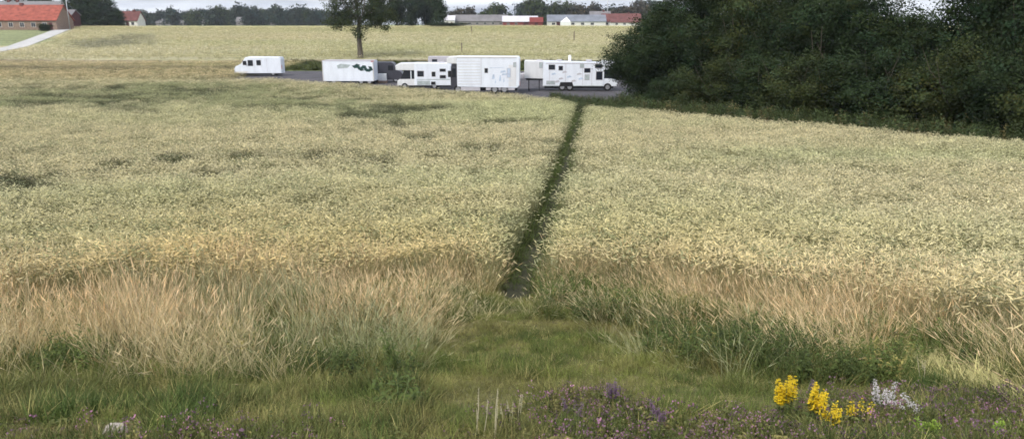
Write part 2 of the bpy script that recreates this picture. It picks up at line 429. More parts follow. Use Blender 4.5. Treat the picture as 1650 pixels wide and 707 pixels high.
def scatter(name, clumps, P, rot, scl, tint, mats, **k):
    P = np.asarray(P, np.float32); nP = len(P); V = []; F = []; M = []; B = []; vid = []
    n = 0
    for i, c in enumerate(clumps):
        V += list(c.V); F += [tuple(j+n for j in f) for f in c.F]; M += c.M; B += c.B; vid += [i]*len(c.V); n = len(V)
    Vs = np.array(V, np.float32)
    allV = np.concatenate([Vs, P]); me = bpy.data.meshes.new(name)
    Q = np.array(F, np.int32)
    me.vertices.add(len(allV)); me.vertices.foreach_set('co', allV.ravel())
    me.loops.add(Q.size); me.loops.foreach_set('vertex_index', Q.ravel())
    me.polygons.add(len(Q)); me.polygons.foreach_set('loop_start', np.arange(len(Q), dtype=np.int32)*4)
    me.polygons.foreach_set('material_index', np.array(M, np.int32))
    for m in mats: me.materials.append(m)
    me.update(calc_edges=True)
    def at(nm, ty, key, src, pts, w):
        a = me.attributes.new(nm, ty, 'POINT'); arr = np.concatenate([np.asarray(src), np.asarray(pts)]).astype(np.int32 if ty == 'INT' else np.float32); a.data.foreach_set(key, arr.ravel())
    z = np.zeros((n, 3))
    at('vid', 'INT', 'value', vid, np.full(nP, -1), 1)
    at('bc', 'FLOAT_VECTOR', 'vector', np.repeat(np.array(B)[:, None], 3, 1), np.ones((nP, 3)), 3)
    at('rot', 'FLOAT_VECTOR', 'vector', z, rot, 3); at('scl', 'FLOAT_VECTOR', 'vector', z, scl, 3); at('tint', 'FLOAT_VECTOR', 'vector', z, tint, 3)
    at('sel', 'INT', 'value', np.zeros(n), rng.integers(0, len(clumps), nP), 1)
    o = link(name, me); tag(o, kind='stuff', **k)
    g = bpy.data.node_groups.new(name+'_nodes', 'GeometryNodeTree')
    g.interface.new_socket('Geometry', in_out='INPUT', socket_type='NodeSocketGeometry'); g.interface.new_socket('Geometry', in_out='OUTPUT', socket_type='NodeSocketGeometry')
    A = g.nodes.new; K = g.links.new; gi = A('NodeGroupInput'); go = A('NodeGroupOutput')
    def named(nm, ty):
        q = A('GeometryNodeInputNamedAttribute'); q.data_type = ty; q.inputs['Name'].default_value = nm; return q.outputs['Attribute']
    vidn = named('vid', 'INT'); join = A('GeometryNodeJoinGeometry')
    def sep_(val):
        cmp_ = A('FunctionNodeCompare'); cmp_.data_type = 'INT'; cmp_.operation = 'EQUAL'; K(vidn, cmp_.inputs[2]); cmp_.inputs[3].default_value = val
        sg = A('GeometryNodeSeparateGeometry'); sg.domain = 'POINT'; K(gi.outputs[0], sg.inputs[0]); K(cmp_.outputs[0], sg.inputs[1]); return sg.outputs[0]
    for i in range(len(clumps)):
        ti = A('GeometryNodeGeometryToInstance'); K(sep_(i), ti.inputs[0]); K(ti.outputs[0], join.inputs[0])
    ip = A('GeometryNodeInstanceOnPoints'); K(sep_(-1), ip.inputs['Points']); K(join.outputs[0], ip.inputs['Instance'])
    ip.inputs['Pick Instance'].default_value = True; K(named('sel', 'INT'), ip.inputs['Instance Index'])
    er = A('FunctionNodeEulerToRotation'); K(named('rot', 'FLOAT_VECTOR'), er.inputs[0]); K(er.outputs[0], ip.inputs['Rotation'])
    K(named('scl', 'FLOAT_VECTOR'), ip.inputs['Scale']); K(ip.outputs[0], go.inputs[0])
    md = o.modifiers.new('scatter', 'NODES'); md.node_group = g
    return o
def cells(y0, y1, step, margin=4.0, slope=.78):
    """jittered grid of ground positions that covers what can be seen between two distances"""
    out = []
    ys = np.arange(y0, y1, step)
    for y in ys:
        w = max(y, 1)*slope+margin; xs = np.arange(-w, w, step); out.append(np.stack([xs, np.full(len(xs), y)], 1))
    P = np.concatenate(out); P += rng.uniform(-.5, .5, P.shape)*step*1.1
    return P
def pts3(P, dz=0): return np.column_stack([P, hgt(P[:,0], P[:,1])+dz])

ws = mat('wheat_stalk', (.38, .36, .20), .8, tint=True, attr=True, transl=.25)
we = mat('wheat_ear', (.80, .745, .51), .75, tint=True, attr=True, transl=.3)
wl = mat('wheat_leaf', (.29, .30, .16), .8, tint=True, attr=True, transl=.3)
LODGE = [(30,290,44,13),(78,280,14,7),(345,276,42,8),(280,252,32,6),(405,250,70,6),(500,250,16,9),(520,243,80,3),(610,257,32,7),(640,198,22,10),(568,186,34,6),(680,219,30,4),(762,276,25,9),(190,262,16,6),
         (700,172,70,4),(820,194,52,4),(620,262,12,5),(700,250,22,3),(905,228,14,3)]
GREENP = [(260,152,300,20),(60,160,120,12),(480,165,120,14),(620,178,80,12),(300,137,180,5)]
def crop():
    P = []; S = []
    for y0, y1, st, sc in ((4.5, 22, .19, 1.0), (22, 40, .25, 1.15), (40, 64, .33, 1.4), (64, 92, .46, 1.75), (92, 137, .75, 2.3)):
        q = cells(y0, y1, st, margin=3.0 if y0 < 40 else 4); P.append(q); S.append(np.full(len(q), sc))
    P = np.concatenate(P); S = np.concatenate(S); x, y = P[:,0], P[:,1]
    px, py, fr, cf = cover(x, y)
    pd = path_dist(x, y)
    keep = (py < cf+22*rng.uniform(size=len(P))**1.5-4)&(y < far_edge(x)-.2)&(pd > .30+.17*noise(x*3, y*3, 4)+.002*y)&(rng.uniform(size=len(P)) > np.interp(y, [10, 30, 60], [.15, .18, .10]))
    P = P[keep]; S = S[keep]; x, y = P[:,0], P[:,1]; px = px[keep]; py = py[keep]; pd = pd[keep]; cf = cf[keep]
    tx, tyy = proj(x, y, hgt(x, y)+.75)
    # lodged crop: leans to one side, shade of its hollows painted as dark green
    lo = spots(x, y, LODGE)
    gp_ = spots(x, y, GREENP); streak = fbm(x*.16, y*.33, 21, 4)
    lo = np.maximum(lo, gp_*np.clip((streak-.52)*22*(.6+.8*fbm(x*1.3, y*.9, 49, 2)), 0, 1)*.9)
    tram = np.exp(-((tyy-(np.interp(tx, [950,1150,1650], [216,244,302])))/2.2)**2)*(tx > 1050)*.55*(noise(x*.6, y*.6, 41) > .4)
    tram = np.maximum(tram, np.exp(-((tyy-(np.interp(tx, [950,1150,1650], [206,226,268])))/1.6)**2)*(tx > 1150)*.4*(noise(x*.5, y*.6, 43) > .5))
    lo = np.maximum(lo, tram)
    farw = np.clip((y-38)/10, 0, 1)
    def lines(fx, fy, wd, sd): return np.clip(1.7-np.abs(fbm(x*fx+.6*noise(x*fx*2, y*fy*2, 52), y*fy, sd, 3)-.5)/wd, 0, 1)*np.clip((noise(x*fx*3, y*fy*2.2, sd+8)-.38)*9, 0, 1)
    ln = lines(.10, .13, .030, 45)*farw+lines(.22, .30, .020, 47)*(1-farw)
    reg = np.maximum(gp_, .95*(px < 930)*np.clip((tyy-165)/15, 0, 1)*np.clip((300-tyy)/25, 0, 1)*(noise(x*.12, y*.16, 57) > .45))
    lo = np.maximum(lo, ln*reg)
    n1 = fbm(x*.35, y*.35, 3, 3); n2 = fbm(x*1.7, y*1.7, 14, 2); n3 = fbm(x*.05, y*.11, 17, 3)
    H = (.80+.28*(n1-.5)+.26*(n2-.5)+.05*rng.normal(size=len(P))); H *= np.clip(.8+pd*.25, .8, 1)
    yawn = fbm(x*.5, y*.5, 51, 2)
    rot = np.zeros((len(P), 3)); r = rng.normal(size=(len(P), 3))
    rot[:,1] = .10+.10*r[:,0]+lo*(.55+.3*r[:,1]); rot[:,0] = .08*r[:,1]
    rot[:,2] = np.where(lo > .25, (yawn-.5)*7+r[:,2]*.3, rng.uniform(-pi, pi, len(P)))
    scl = np.stack([S*(1+.1*r[:,0]), S*(1+.1*r[:,0]), H/.8*(.55+.45*np.clip(S, 1, 1.3))/1.0*np.clip(1-.0*lo, .3, 1)], 1)
    scl[:,2] = H/.8*(1-.06*lo)
    base = np.array([1.04, 1.025, .97]); gold = np.array([1.12, .96, .74]); grn = np.array([.70, .82, .66]); pale = np.array([1.08, 1.04, 1.0])
    T = np.tile(base, (len(P), 1))
    def mixc(m, c):
        nonlocal T
        m = np.clip(m, 0, 1)[:, None]; T = T*(1-m)+c*m
    mixc(np.clip((n3-.5)*3.5, 0, 1)*.45, grn*1.22); mixc(np.clip((.5-n3)*3.5, 0, 1)*.7, pale)
    edge = np.clip(1-(cf-py)/150, 0, 1); mixc(edge*.85*np.clip((1000-px)/300, .55, 1)*np.clip((px+200)/500, .35, 1)*(.6+.6*n1), gold)
    mixc(gp_*.8, grn*np.array([.92,.88,.88])); mixc(lo*(.85+.2*rng.uniform(size=len(P))), grn*.17)  # darkest tint paints the shaded stalk walls of the lodged hollows
    mixc(np.clip(1-(pd-.2)/.5, 0, 1)*.6, grn*.8)
    mixc((y > 90)*np.clip((y-90)/8, 0, 1)*.9, np.array([1.10, 1.0, .90])); mixc(np.exp(-((tyy-(106+2*noise(x/9, 0*y, 3)))/1.6)**2)*(x < -30)*.9, np.array([.45, .42, .42]))
    mixc((rng.uniform(size=len(P)) < .10)*.8, grn*.7)
    mixc((rng.uniform(size=len(P)) < .06)*.8, grn*.30)  # a few very dark clumps paint shaded gaps between the stalks
    T *= (1+.07*r[:,[2]])
    cl = [crop_clump(100+i) for i in range(10)]
    scatter('wheat_crop', cl, pts3(P), rot, scl, T, [ws, we, wl], label='ripening pale green and gold cereal crop filling the sloping field', cat='crop')
    return len(P)
nc = crop()

gd = mat('dry_grass_stem', (.60, .54, .38), .8, tint=True, attr=True, transl=.25)
gh = mat('dry_grass_head', (.66, .58, .45), .85, tint=True, attr=True, transl=.25)
gg = mat('green_blade', (.115, .155, .045), .75, tint=True, attr=True, transl=.3)
gf = mat('purple_floret', (.18, .13, .165), .8, tint=True, attr=True, transl=.2)
WEEDP = [(110,592,60,22),(20,640,70,22),(440,545,60,26),(500,520,20,18),(620,560,16,20),(1350,505,40,16),(1570,560,60,18)]
def margin():
    P = cells(4.2, 15.5, .125, margin=2.0); x, y = P[:,0], P[:,1]
    px, py, fr, cf = cover(x, y)
    wz = patches(px, py, WEEDP)
    wz = np.maximum(wz, ((px > 845)&(px < 1480)&(py > fr-34-34*fbm(x*.9, y*.9, 33, 2)))*(.3+.9*noise(x*2.2, y*2.2, 35)))
    wz = np.maximum(wz, np.clip((fbm(x*.75, y*.75, 141, 3)-.55)*8, 0, 1)*((px < 800)|(px > 1480))*np.clip((py-(cf+12))/20, 0, 1)*.8)
    keep = (py < fr+4)&(py > cf-6-40*rng.uniform(size=len(P))**2.2)&(path_dist(x, y) > .48)
    dens = rng.uniform(size=len(P))
    # straw coloured tall grass
    trail = np.abs(py-np.interp(px, [1440, 1650, 1900], [572, 650, 760]))
    lowp = np.clip((py-(cf-10))/np.maximum(fr-cf+10, 20), 0, 1); tuft = np.clip((fbm(x*1.5, y*1.5, 65, 2)-.36)*5, .25, 1); k1 = (py < fr+18)&(py > cf-8-62*rng.uniform(size=len(P))**2.2)&(path_dist(x, y) > .48)&(wz < .75)&(dens < (.85-.50*lowp)*tuft)&~((px > 1440)&(py > np.interp(px, [1440, 1650, 1900], [558, 634, 742])))
    q = P[k1]; n = len(q); r = rng.normal(size=(n, 3)); x1, y1 = q[:,0], q[:,1]
    px1, py1, fr1, cf1 = cover(x1, y1)
    hm_ = fbm(x1*.8, y1*.8, 61, 2); low = np.clip((py1-(fr1-28))/28, 0, 1)
    H = (.66+.8*(hm_-.5))*(1-.35*low)*rng.uniform(.65, 1.15, n)
    lean = np.where(px1 > 950, .30, .07)
    rot = np.stack([.12*r[:,0], lean+.15*r[:,1], np.where(px1 > 950, pi+.6*r[:,2], rng.uniform(-pi, pi, n))], 1)
    T = np.tile([1.30, 1.16, .93], (n, 1)); nn = fbm(x1*.6, y1*.6, 71, 3)
    T = T*(1+.30*r[:,[2]].clip(-1.5, 1.5)*.6); 
    g = (np.clip((nn-.54)*8, 0, 1)*.75+low*.3).clip(0, .75)[:, None]; T = T*(1-g)+np.array([.42, .58, .40])*g
    br = (rng.uniform(size=n) < .10)[:, None]; T = np.where(br, T*[.70, .60, .50], T); H = H*(.8+.45*fbm(x1*2.6, y1*2.6, 63, 2))
    cl = [grass_clump(200+i, 20, .12, .95, .0036, 0, (.6, .10, .0062, 1), .18, .45) for i in range(7)]
    scatter('dry_grass', cl, pts3(q), rot, np.stack([np.ones(n)*1.1, np.ones(n)*1.1, H], 1), T, [gd, gh], label='tall straw coloured grass margin in front of the crop', cat='grass')
    # green weeds
    k2 = keep&(wz >= .3)&(dens < .6)
    k2 |= (patches(px, py, [(648, 655, 34, 48), (110, 600, 40, 16), (1560, 600, 60, 14)])*(.4+.9*fbm(x*3, y*3, 151, 2)) > .55)&(dens < .5)
    q = P[k2]; n = len(q); r = rng.normal(size=(n, 3)); x1, y1 = q[:,0], q[:,1]; px1, py1, fr1, cf1 = cover(x1, y1)
    H = (.33+.45*(fbm(x1*1.6, y1*1.6, 81, 2)-.42))*np.where(px1 < 845, .8, 1); H = H.clip(.1)
    T = np.tile([1.15, 1.12, 1.0], (n, 1))*(1+.2*r[:,[0]].clip(-1.5, 1.5)); g = (fbm(x1*1.2, y1*1.2, 91, 2) > .55)[:, None]; T = np.where(g, T*[.66, .68, .7], T); yy_ = (rng.uniform(size=n) < .12)[:, None]; T = np.where(yy_, T*[2.4, 1.6, 2.0], T)
    cl = [leafy_clump(300+i, 10, .3, 1.0, .13) for i in range(4)]+[grass_clump(320+i, 30, .28, 1.0, .019, 0, None, .4, .9) for i in range(4)]
    scatter('green_weeds', cl, pts3(q), np.stack([.15*r[:,0], .15*r[:,1], rng.uniform(-pi, pi, n)], 1), np.stack([H, H, H], 1), T, [gg], label='dark green nettles and rank grass beside the cleared patch', cat='weeds')
margin()
def path_grass():
    P = cells(11.5, 62, .16, margin=0, slope=.25); x, y = P[:,0], P[:,1]; pd = path_dist(x, y); px, py = proj(x, y, hgt(x, y))
    k = (pd < .46)&((pd > .05)|(py > 470))&(py < 506)&(rng.uniform(size=len(P)) < .75); q = P[k]; pd = pd[k]; n = len(q); r = rng.normal(size=(n, 3))
    T = np.tile([.88, .86, .84], (n, 1))*(1+.3*r[:,[0]].clip(-1.5, 1.5)); H = .07+.45*pd+.04*r[:,1]
    cl = [grass_clump(340+i, 26, .6, 1.0, .05, 0, None, .5, 1.1) for i in range(4)]
    scatter('path_grass', cl, pts3(q), np.stack([.2*r[:,0], .2*r[:,1], rng.uniform(-pi, pi, n)], 1), np.stack([H.clip(.05)]*3, 1), T, [gg], label='low dark green growth along the trodden path through the crop', cat='grass')
path_grass()
def lawn():
    P = cells(1.6, 12.6, .062, margin=1.2); x, y = P[:,0], P[:,1]
    px, py, fr, cf = cover(x, y)
    trail = np.abs(py-np.interp(px, [1440, 1650, 1900], [572, 650, 760]))
    keep = ((py > cf-14)|((px > 1440)&(trail < 14)))&(rng.uniform(size=len(P)) < .92)&(path_dist(x, y) > np.where(py < 482, .34, .0))
    P = P[keep]; px = px[keep]; py = py[keep]; fr = fr[keep]; trail = trail[keep]; n = len(P); x, y = P[:,0], P[:,1]; r = rng.normal(size=(n, 3))
    mown = np.clip((px-665-.1*(py-500))/50, 0, 1)*np.clip((1460-px)/60, 0, 1)*np.clip((720-py)/40, 0, 1)*(py > fr-5)
    nn = fbm(x*1.1, y*1.1, 111, 3); n4 = fbm(x*4, y*4, 113, 2)
    H = (.05+.12*fbm(x*2.1, y*2.1, 119, 3)*nn*2)*(1-mown)+(.04+.13*fbm(x*3, y*3, 121, 2)**2)*mown
    H = np.where(py < fr, .10+.30*nn*np.clip((fr-py)/60, .3, 1), H)
    H = np.where((px > 590)&(px < 680)&(py > 590), H*1.25, H)
    st = (px > 1440)&(trail < 15+8*(noise(x*3, y*3, 161)-.5))
    T = np.tile([1.72, 1.45, 1.3], (n, 1))
    g = np.clip((nn-.47)*6, 0, 1)[:, None]; T = T*(1-g)+np.array([1.15, 1.08, 1.0])*g
    d = (np.clip((.46-n4)*8, 0, 1)*.7)[:, None]; T = T*(1-d)+np.array([2.5, 1.65, 2.2])*d
    dk = (np.clip((fbm(x*3.1, y*3.1, 117, 3)-.53)*11, 0, 1)*.8)[:, None]; T = T*(1-dk)+np.array([.55, .68, .6])*dk; H = H*(1+.35*dk[:,0])
    sl = patches(px, py, [(185, 694, 60, 15), (60, 700, 60, 14)]); far_ = rng.uniform(size=n) < sl*1.1; H = np.where(far_, .02, H)
    m = (mown*.30)[:, None]; T = T*(1-m)+np.array([1.75, 1.52, 1.2])*m
    T = T*(1+.55*(fbm(x*6, y*6, 131, 2)-.5))[:, None]; bp = (np.clip((fbm(x*.8+9, y*.8, 133, 3)-.55)*9, 0, 1)*.5)[:, None]; T = T*(1-bp)+np.array([2.1, 1.35, 1.7])*bp
    T = np.where((rng.uniform(size=n) < .16)[:, None], np.array([3.0, 2.0, 2.7]), T)
    fw = (np.clip((py-590)/60, 0, 1)*(px < 720)*.35*np.clip((n4-.4)*5, 0, 1))[:, None]; T = T*(1-fw)+np.array([.7, .9, .7])*fw
    T[st] = [4.4, 3.0, 4.6]
    T *= (1+.26*r[:,[1]].clip(-1.5, 1.5))
    cl = [grass_clump(400+i, 26, .42, 1.0, .032, 0, None, .6, 1.3, 3, .7) for i in range(8)]
    H = H.clip(.03)*1.15; scl = np.stack([H.clip(.07), H.clip(.07), H], 1); scl[st] = [.35, .35, .12]
    # keep blades in proportion: wider spread when short
    tilt = .25*mown
    scatter('lawn_grass', cl, pts3(P), np.stack([.2*r[:,0], tilt+.2*r[:,1], rng.uniform(-pi, pi, n)], 1), scl, T, [gg], label='short green and yellowed grass on the bank in the foreground', cat='grass')
lawn()
def carpet():
    """low purple flowering ground cover along the bottom of the view"""
    P = cells(1.6, 5.8, .052, margin=1.0); x, y = P[:,0], P[:,1]; px, py = proj(x, y, hgt(x, y))
    den = np.interp(px, [-200,0,60,150,330,400,470,600,820,900,1000,1250,1650,1900], [.3,.3,.15,.08,.5,.6,.25,.06,.15,.6,.75,.7,.78,.75])
    top = np.interp(px, [-200,0,450,800,900,1650,1900], [680,680,688,665,632,636,632])
    keep = (py > top+20*noise(x*3, y*3, 5))&(patches(px, py, [(185, 698, 60, 16)]) < .3)&(rng.uniform(size=len(P)) < den)&(fbm(x*2, y*2, 6, 2) > .36)
    q = P[keep]; n = len(q); r = rng.normal(size=(n, 3)); pq = px[keep]
    T = np.tile([1.15, .95, 1.0], (n, 1))*(1+.3*r[:,[0]].clip(-1.5, 1.5))
    gr = (rng.uniform(size=n) < .3)[:, None]; T = np.where(gr, T*[1.6, 1.3, 1.5], T)
    cl = [leafy_clump(500+i, 6, .05, .13, .026, 0, (.58, 7, .013, .0075, 1)) for i in range(5)]+[leafy_clump(520+i, 5, .05, .11, .035, 0) for i in range(2)]+[grass_clump(530+i, 12, .05, .13, .004, 0, None, .5, .9) for i in range(2)]
    s = 1+.25*r[:,1].clip(-1.5, 1.5)
    scatter('purple_ground_flowers', cl, pts3(q), np.stack([.2*r[:,0], .2*r[:,1], rng.uniform(-pi, pi, n)], 1), np.stack([s, s, s], 1), T, [gg, gf, gd], label='low purple flowering ground cover along the near edge of the bank', cat='flowers')
carpet()
def verge():
    P = cells(26, 75, .33, margin=3); x, y = P[:,0], P[:,1]; e = far_edge(x); px, py = proj(x, y, hgt(x, y))
    k = (y > e+.1)&(x > 4.5)&((y < e+4.2)|(x > 8))&(y < e+7)&~((y > 66)&(x < 9))
    k |= (y > e+.1)&(y < e+.9)&(x > -30)&(x <= 4.5)&(y < 92)&(rng.uniform(size=len(P)) < .35)
    k |= (y > e+.1)&(px > 890)&(px < 1040)&(py > 149-(px-890)*.03)&(py < 178)&(y < e+14)&(x > 3.5)
    q = P[k]; n = len(q); r = rng.normal(size=(n, 3)); ee = far_edge(q[:,0])
    H = 1.15+.3*r[:,0].clip(-1, 1); H = np.where(q[:,0] < 9, H*.55, H); H = np.where((q[:,1] < ee+.8)&(q[:,0] < 4.5), .4, H); T = np.tile([.60, .62, .72], (n, 1))*(1+.25*r[:,[1]].clip(-1.5, 1.5))
    br = (rng.uniform(size=n) < .12)[:, None]; T = np.where(br, T*[2.0, 1.2, 1.4], T)
    cl = [leafy_clump(600+i, 7, .2, 1.0, .16) for i in range(4)]+[grass_clump(610+i, 22, .2, 1.0, .014, 0, None, .4, .8) for i in range(3)]
    scatter('verge_grass', cl, pts3(q), np.stack([.1*r[:,0], .1*r[:,1], rng.uniform(-pi, pi, n)], 1), np.stack([np.ones(n)*1.2, np.ones(n)*1.2, H], 1), T, [gg], label='dark rough grass strip between the crop and the thicket', cat='grass')
    P = cells(118, 142, .8, margin=3); x, y = P[:,0], P[:,1]; k = (y > 119.5+noise(x/6, y/6)*1.5)&(x > -48)&(y < 141)
    P2 = cells(87, 121, .7, margin=3); k2 = (P2[:,0] < -40.5+noise(P2[:,1]*.5, 1.)*1.5)&(P2[:,0] > -45-noise(P2[:,1]*.5, 4.)*2)&(P2[:,1] > 99)
    q = np.concatenate([P[k], P2[k2]]); n = len(q); r = rng.normal(size=(n, 3)); T = np.tile([.95, .85, .75], (n, 1))*(1+.25*r[:,[1]].clip(-1.5, 1.5))
    scatter('field_edge_grass', cl, pts3(q), np.stack([.1*r[:,0], .1*r[:,1], rng.uniform(-pi, pi, n)], 1), np.stack([np.ones(n)*2.2, np.ones(n)*2.2, .45+.2*r[:,0].clip(-1, 1)], 1), T, [gg], label='green grass strip behind the parked white vehicles', cat='grass')
verge()
def far_crop():
    P = cells(139, 262, 1.25, margin=5); x, y = P[:,0], P[:,1]; px, py = proj(x, y, hgt(x, y))
    rd = np.full(len(x), 1e9)
    for a, b in zip(rp[:-1], rp[1:]):
        a_ = np.array(a[:2]); ab = np.array(b[:2])-a_; t = np.clip(((x-a_[0])*ab[0]+(y-a_[1])*ab[1])/(ab@ab), 0, 1); rd = np.minimum(rd, np.hypot(x-a_[0]-t*ab[0], y-a_[1]-t*ab[1]))
    edge = np.interp(px, [-200,0,95,118,300,560,720,1100,1500], [175,178,232,238,245,262,262,262,262]); left = (px < 20+(78-py)*2.9)
    k = (y > 143+noise(x/8, 1.)*4)&(rd > 4.2)&~(left)
    q = P[k]; n = len(q); x, y = q[:,0], q[:,1]; r = rng.normal(size=(n, 3)); nn = fbm(x/50., y/9., 12, 4)
    T = np.tile([1.08, 1.06, 1.02], (n, 1))
    a = np.clip((nn-.5)*5, 0, 1)[:, None]*.7; T = T*(1-a)+np.array([.84, .90, .72])*a
    sp = (spots(x, y, [(180,68,70,7),(150,74,40,4),(215,60,40,5)], .5)*.8)[:, None]; T = T*(1-sp)+np.array([.48, .50, .50])*sp
    T *= 1+.1*r[:,[1]].clip(-1.5, 1.5)
    cl = [crop_clump(700+i, 12, .32, .75, 1.9) for i in range(5)]
    scatter('far_crop', cl, pts3(q), np.stack([.1*r[:,0], .12*r[:,1], rng.uniform(-pi, pi, n)], 1), np.stack([np.ones(n)*2.4, np.ones(n)*2.4, .9+.1*r[:,2].clip(-1, 1)], 1), T, [ws, we, wl], label='straw coloured crop on the rise beyond the parked vehicles', cat='crop')
far_crop()

# ------------------------------------------------------------------ trees
bark = mat('bark', (.10, .085, .065), .95, 6, .3, .6, 20)
def leafmat(name, c, hue=None): return mat(name, c, .8, attr=True, transl=.25, spec=.08, nscale=.5, var=.35)
LM = {'dark': leafmat('leaf_dark', (.032, .050, .021)), 'mid': leafmat('leaf_mid', (.052, .068, .026)), 'olive': leafmat('leaf_olive', (.052, .066, .024)),
      'blue': leafmat('leaf_far', (.048, .064, .046)), 'pine': leafmat('needle_dark', (.030, .045, .026)), 'brownish': leafmat('leaf_brown', (.075, .066, .045))}
def crown_mesh(name, seed, blobs, nclump, nleaf, leaf, m, cs=.5, light=.0):
    """blobs: (cx, cy, cz, rx, ry, rz). Leaf faces gathered in twig-sized clumps near the surface of uneven lobes"""
    r = np.random.default_rng(seed); B = np.array(blobs, float); w = B[:,3]*B[:,4]*B[:,5]; w = w**(2/3); w /= w.sum()
    bi = r.choice(len(B), nclump, p=w); d = r.normal(size=(nclump, 3)); d /= np.linalg.norm(d, axis=1)[:, None]
    rad = 1-.55*r.uniform(size=nclump)**2.2; rad *= 1+.16*r.normal(size=nclump)
    C = B[bi,:3]+d*rad[:, None]*B[bi,3:]
    ok_ = C[:,2] > .15; bi_ = bi[ok_]; C = C[ok_]; n = len(C)
    cb = r.uniform(.6, 1.45, n); ch = r.normal(size=n)*.1
    k = r.poisson(nleaf, n)+3; idx = np.repeat(np.arange(n), k); N_ = len(idx)
    P = C[idx]+r.normal(size=(N_, 3))*cs*np.array([.5, .5, .34])
    out_ = (P-B[bi_[idx], :3])/B[bi_[idx], 3:]; out_ /= np.linalg.norm(out_, axis=1)[:, None]+1e-6; nrm = r.normal(size=(N_, 3))*.62+out_*.9+np.array([0, 0, .35]); nrm /= np.linalg.norm(nrm, axis=1)[:, None]
    t = np.cross(nrm, r.normal(size=(N_, 3))); t /= np.linalg.norm(t, axis=1)[:, None]; s = np.cross(nrm, t)
    L_ = leaf*r.uniform(.6, 1.35, N_)[:, None]
    V = np.stack([P-t*L_*.5, P+s*L_*.34, P+t*L_*.5-nrm*L_*.12, P-s*L_*.34], 1).reshape(-1, 3)
    b = cb[idx]*r.uniform(.85, 1.15, N_); bc = np.stack([b*(1+ch[idx]), b, b*(1-ch[idx])], 1)
    if light: q = r.uniform(size=N_) < light; bc[q] *= 3.5
    V[:,2] = np.maximum(V[:,2], .03)
    return fast_mesh(name, V, np.arange(N_*4).reshape(-1, 4), [m], bc=np.repeat(bc, 4, 0))
def trunk_mb(seed, h, r0, limbs, spread, fork=.35):
    r = np.random.default_rng(seed); mb = MB(); lean = r.normal(size=2)*.03*h
    P = [(0, 0, -.1)]+[(lean[0]*t*t+r.normal()*.02*h*t, lean[1]*t*t, h*t) for t in (.12, .3, .5, .75, 1)]
    mb.tube(P, [r0*1.35, r0*1.05, r0*.85, r0*.65, r0*.38, r0*.12], 8)
    for i in range(limbs):
        t = fork+(1-fork)*r.uniform(0, .75); a = 2*pi*i/limbs+r.uniform(-.5, .5); p = np.array([lean[0]*t*t, lean[1]*t*t, h*t]); L_ = spread*(1.2-t)*r.uniform(.8, 1.1)
        q = [p, p+np.array([cos(a)*L_*.35, sin(a)*L_*.35, L_*.35]), p+np.array([cos(a)*L_*.75, sin(a)*L_*.75, L_*.75]), p+np.array([cos(a)*L_, sin(a)*L_, L_*1.25])]
        mb.tube(q, [r0*.4, r0*.3, r0*.17, r0*.05], 6)
    return mb
def lobes(seed, n, R, z0, z1, rr=(.32, .5), zs=.8):
    r = np.random.default_rng(seed); out = []
    for i in range(n):
        z = z0+(z1-z0)*((i+.5)/n); prof = math.sqrt(max(.12, 1-((z-(z0*.6+z1*.4))/((z1-z0)*.62))**2)); a = r.uniform(0, 2*pi); q = R*prof*r.uniform(.25, .72)
        s = R*r.uniform(*rr)*(.55+.55*prof); out.append((q*cos(a), q*sin(a), z, s, s, s*zs))
    out.append((0, 0, (z0+z1)/2, R*.62, R*.62, (z1-z0)*.38)); return out
def tree(name, loc, crown, trunk, label, group=None, rz=0, s=(1, 1, 1), cat='tree'):
    e = empty(name, loc, rz, label=label, cat=cat, group=group); e.scale = s
    c = link('crown', crown, e)
    if trunk: t = link('trunk', trunk, e)
    return e
def tm(mb, name='trunk'):
    me = bpy.data.meshes.new(name); me.from_pydata(mb.v, [], mb.f); me.materials.append(bark); me.polygons.foreach_set('use_smooth', [True]*len(me.polygons)); me.update(); return me

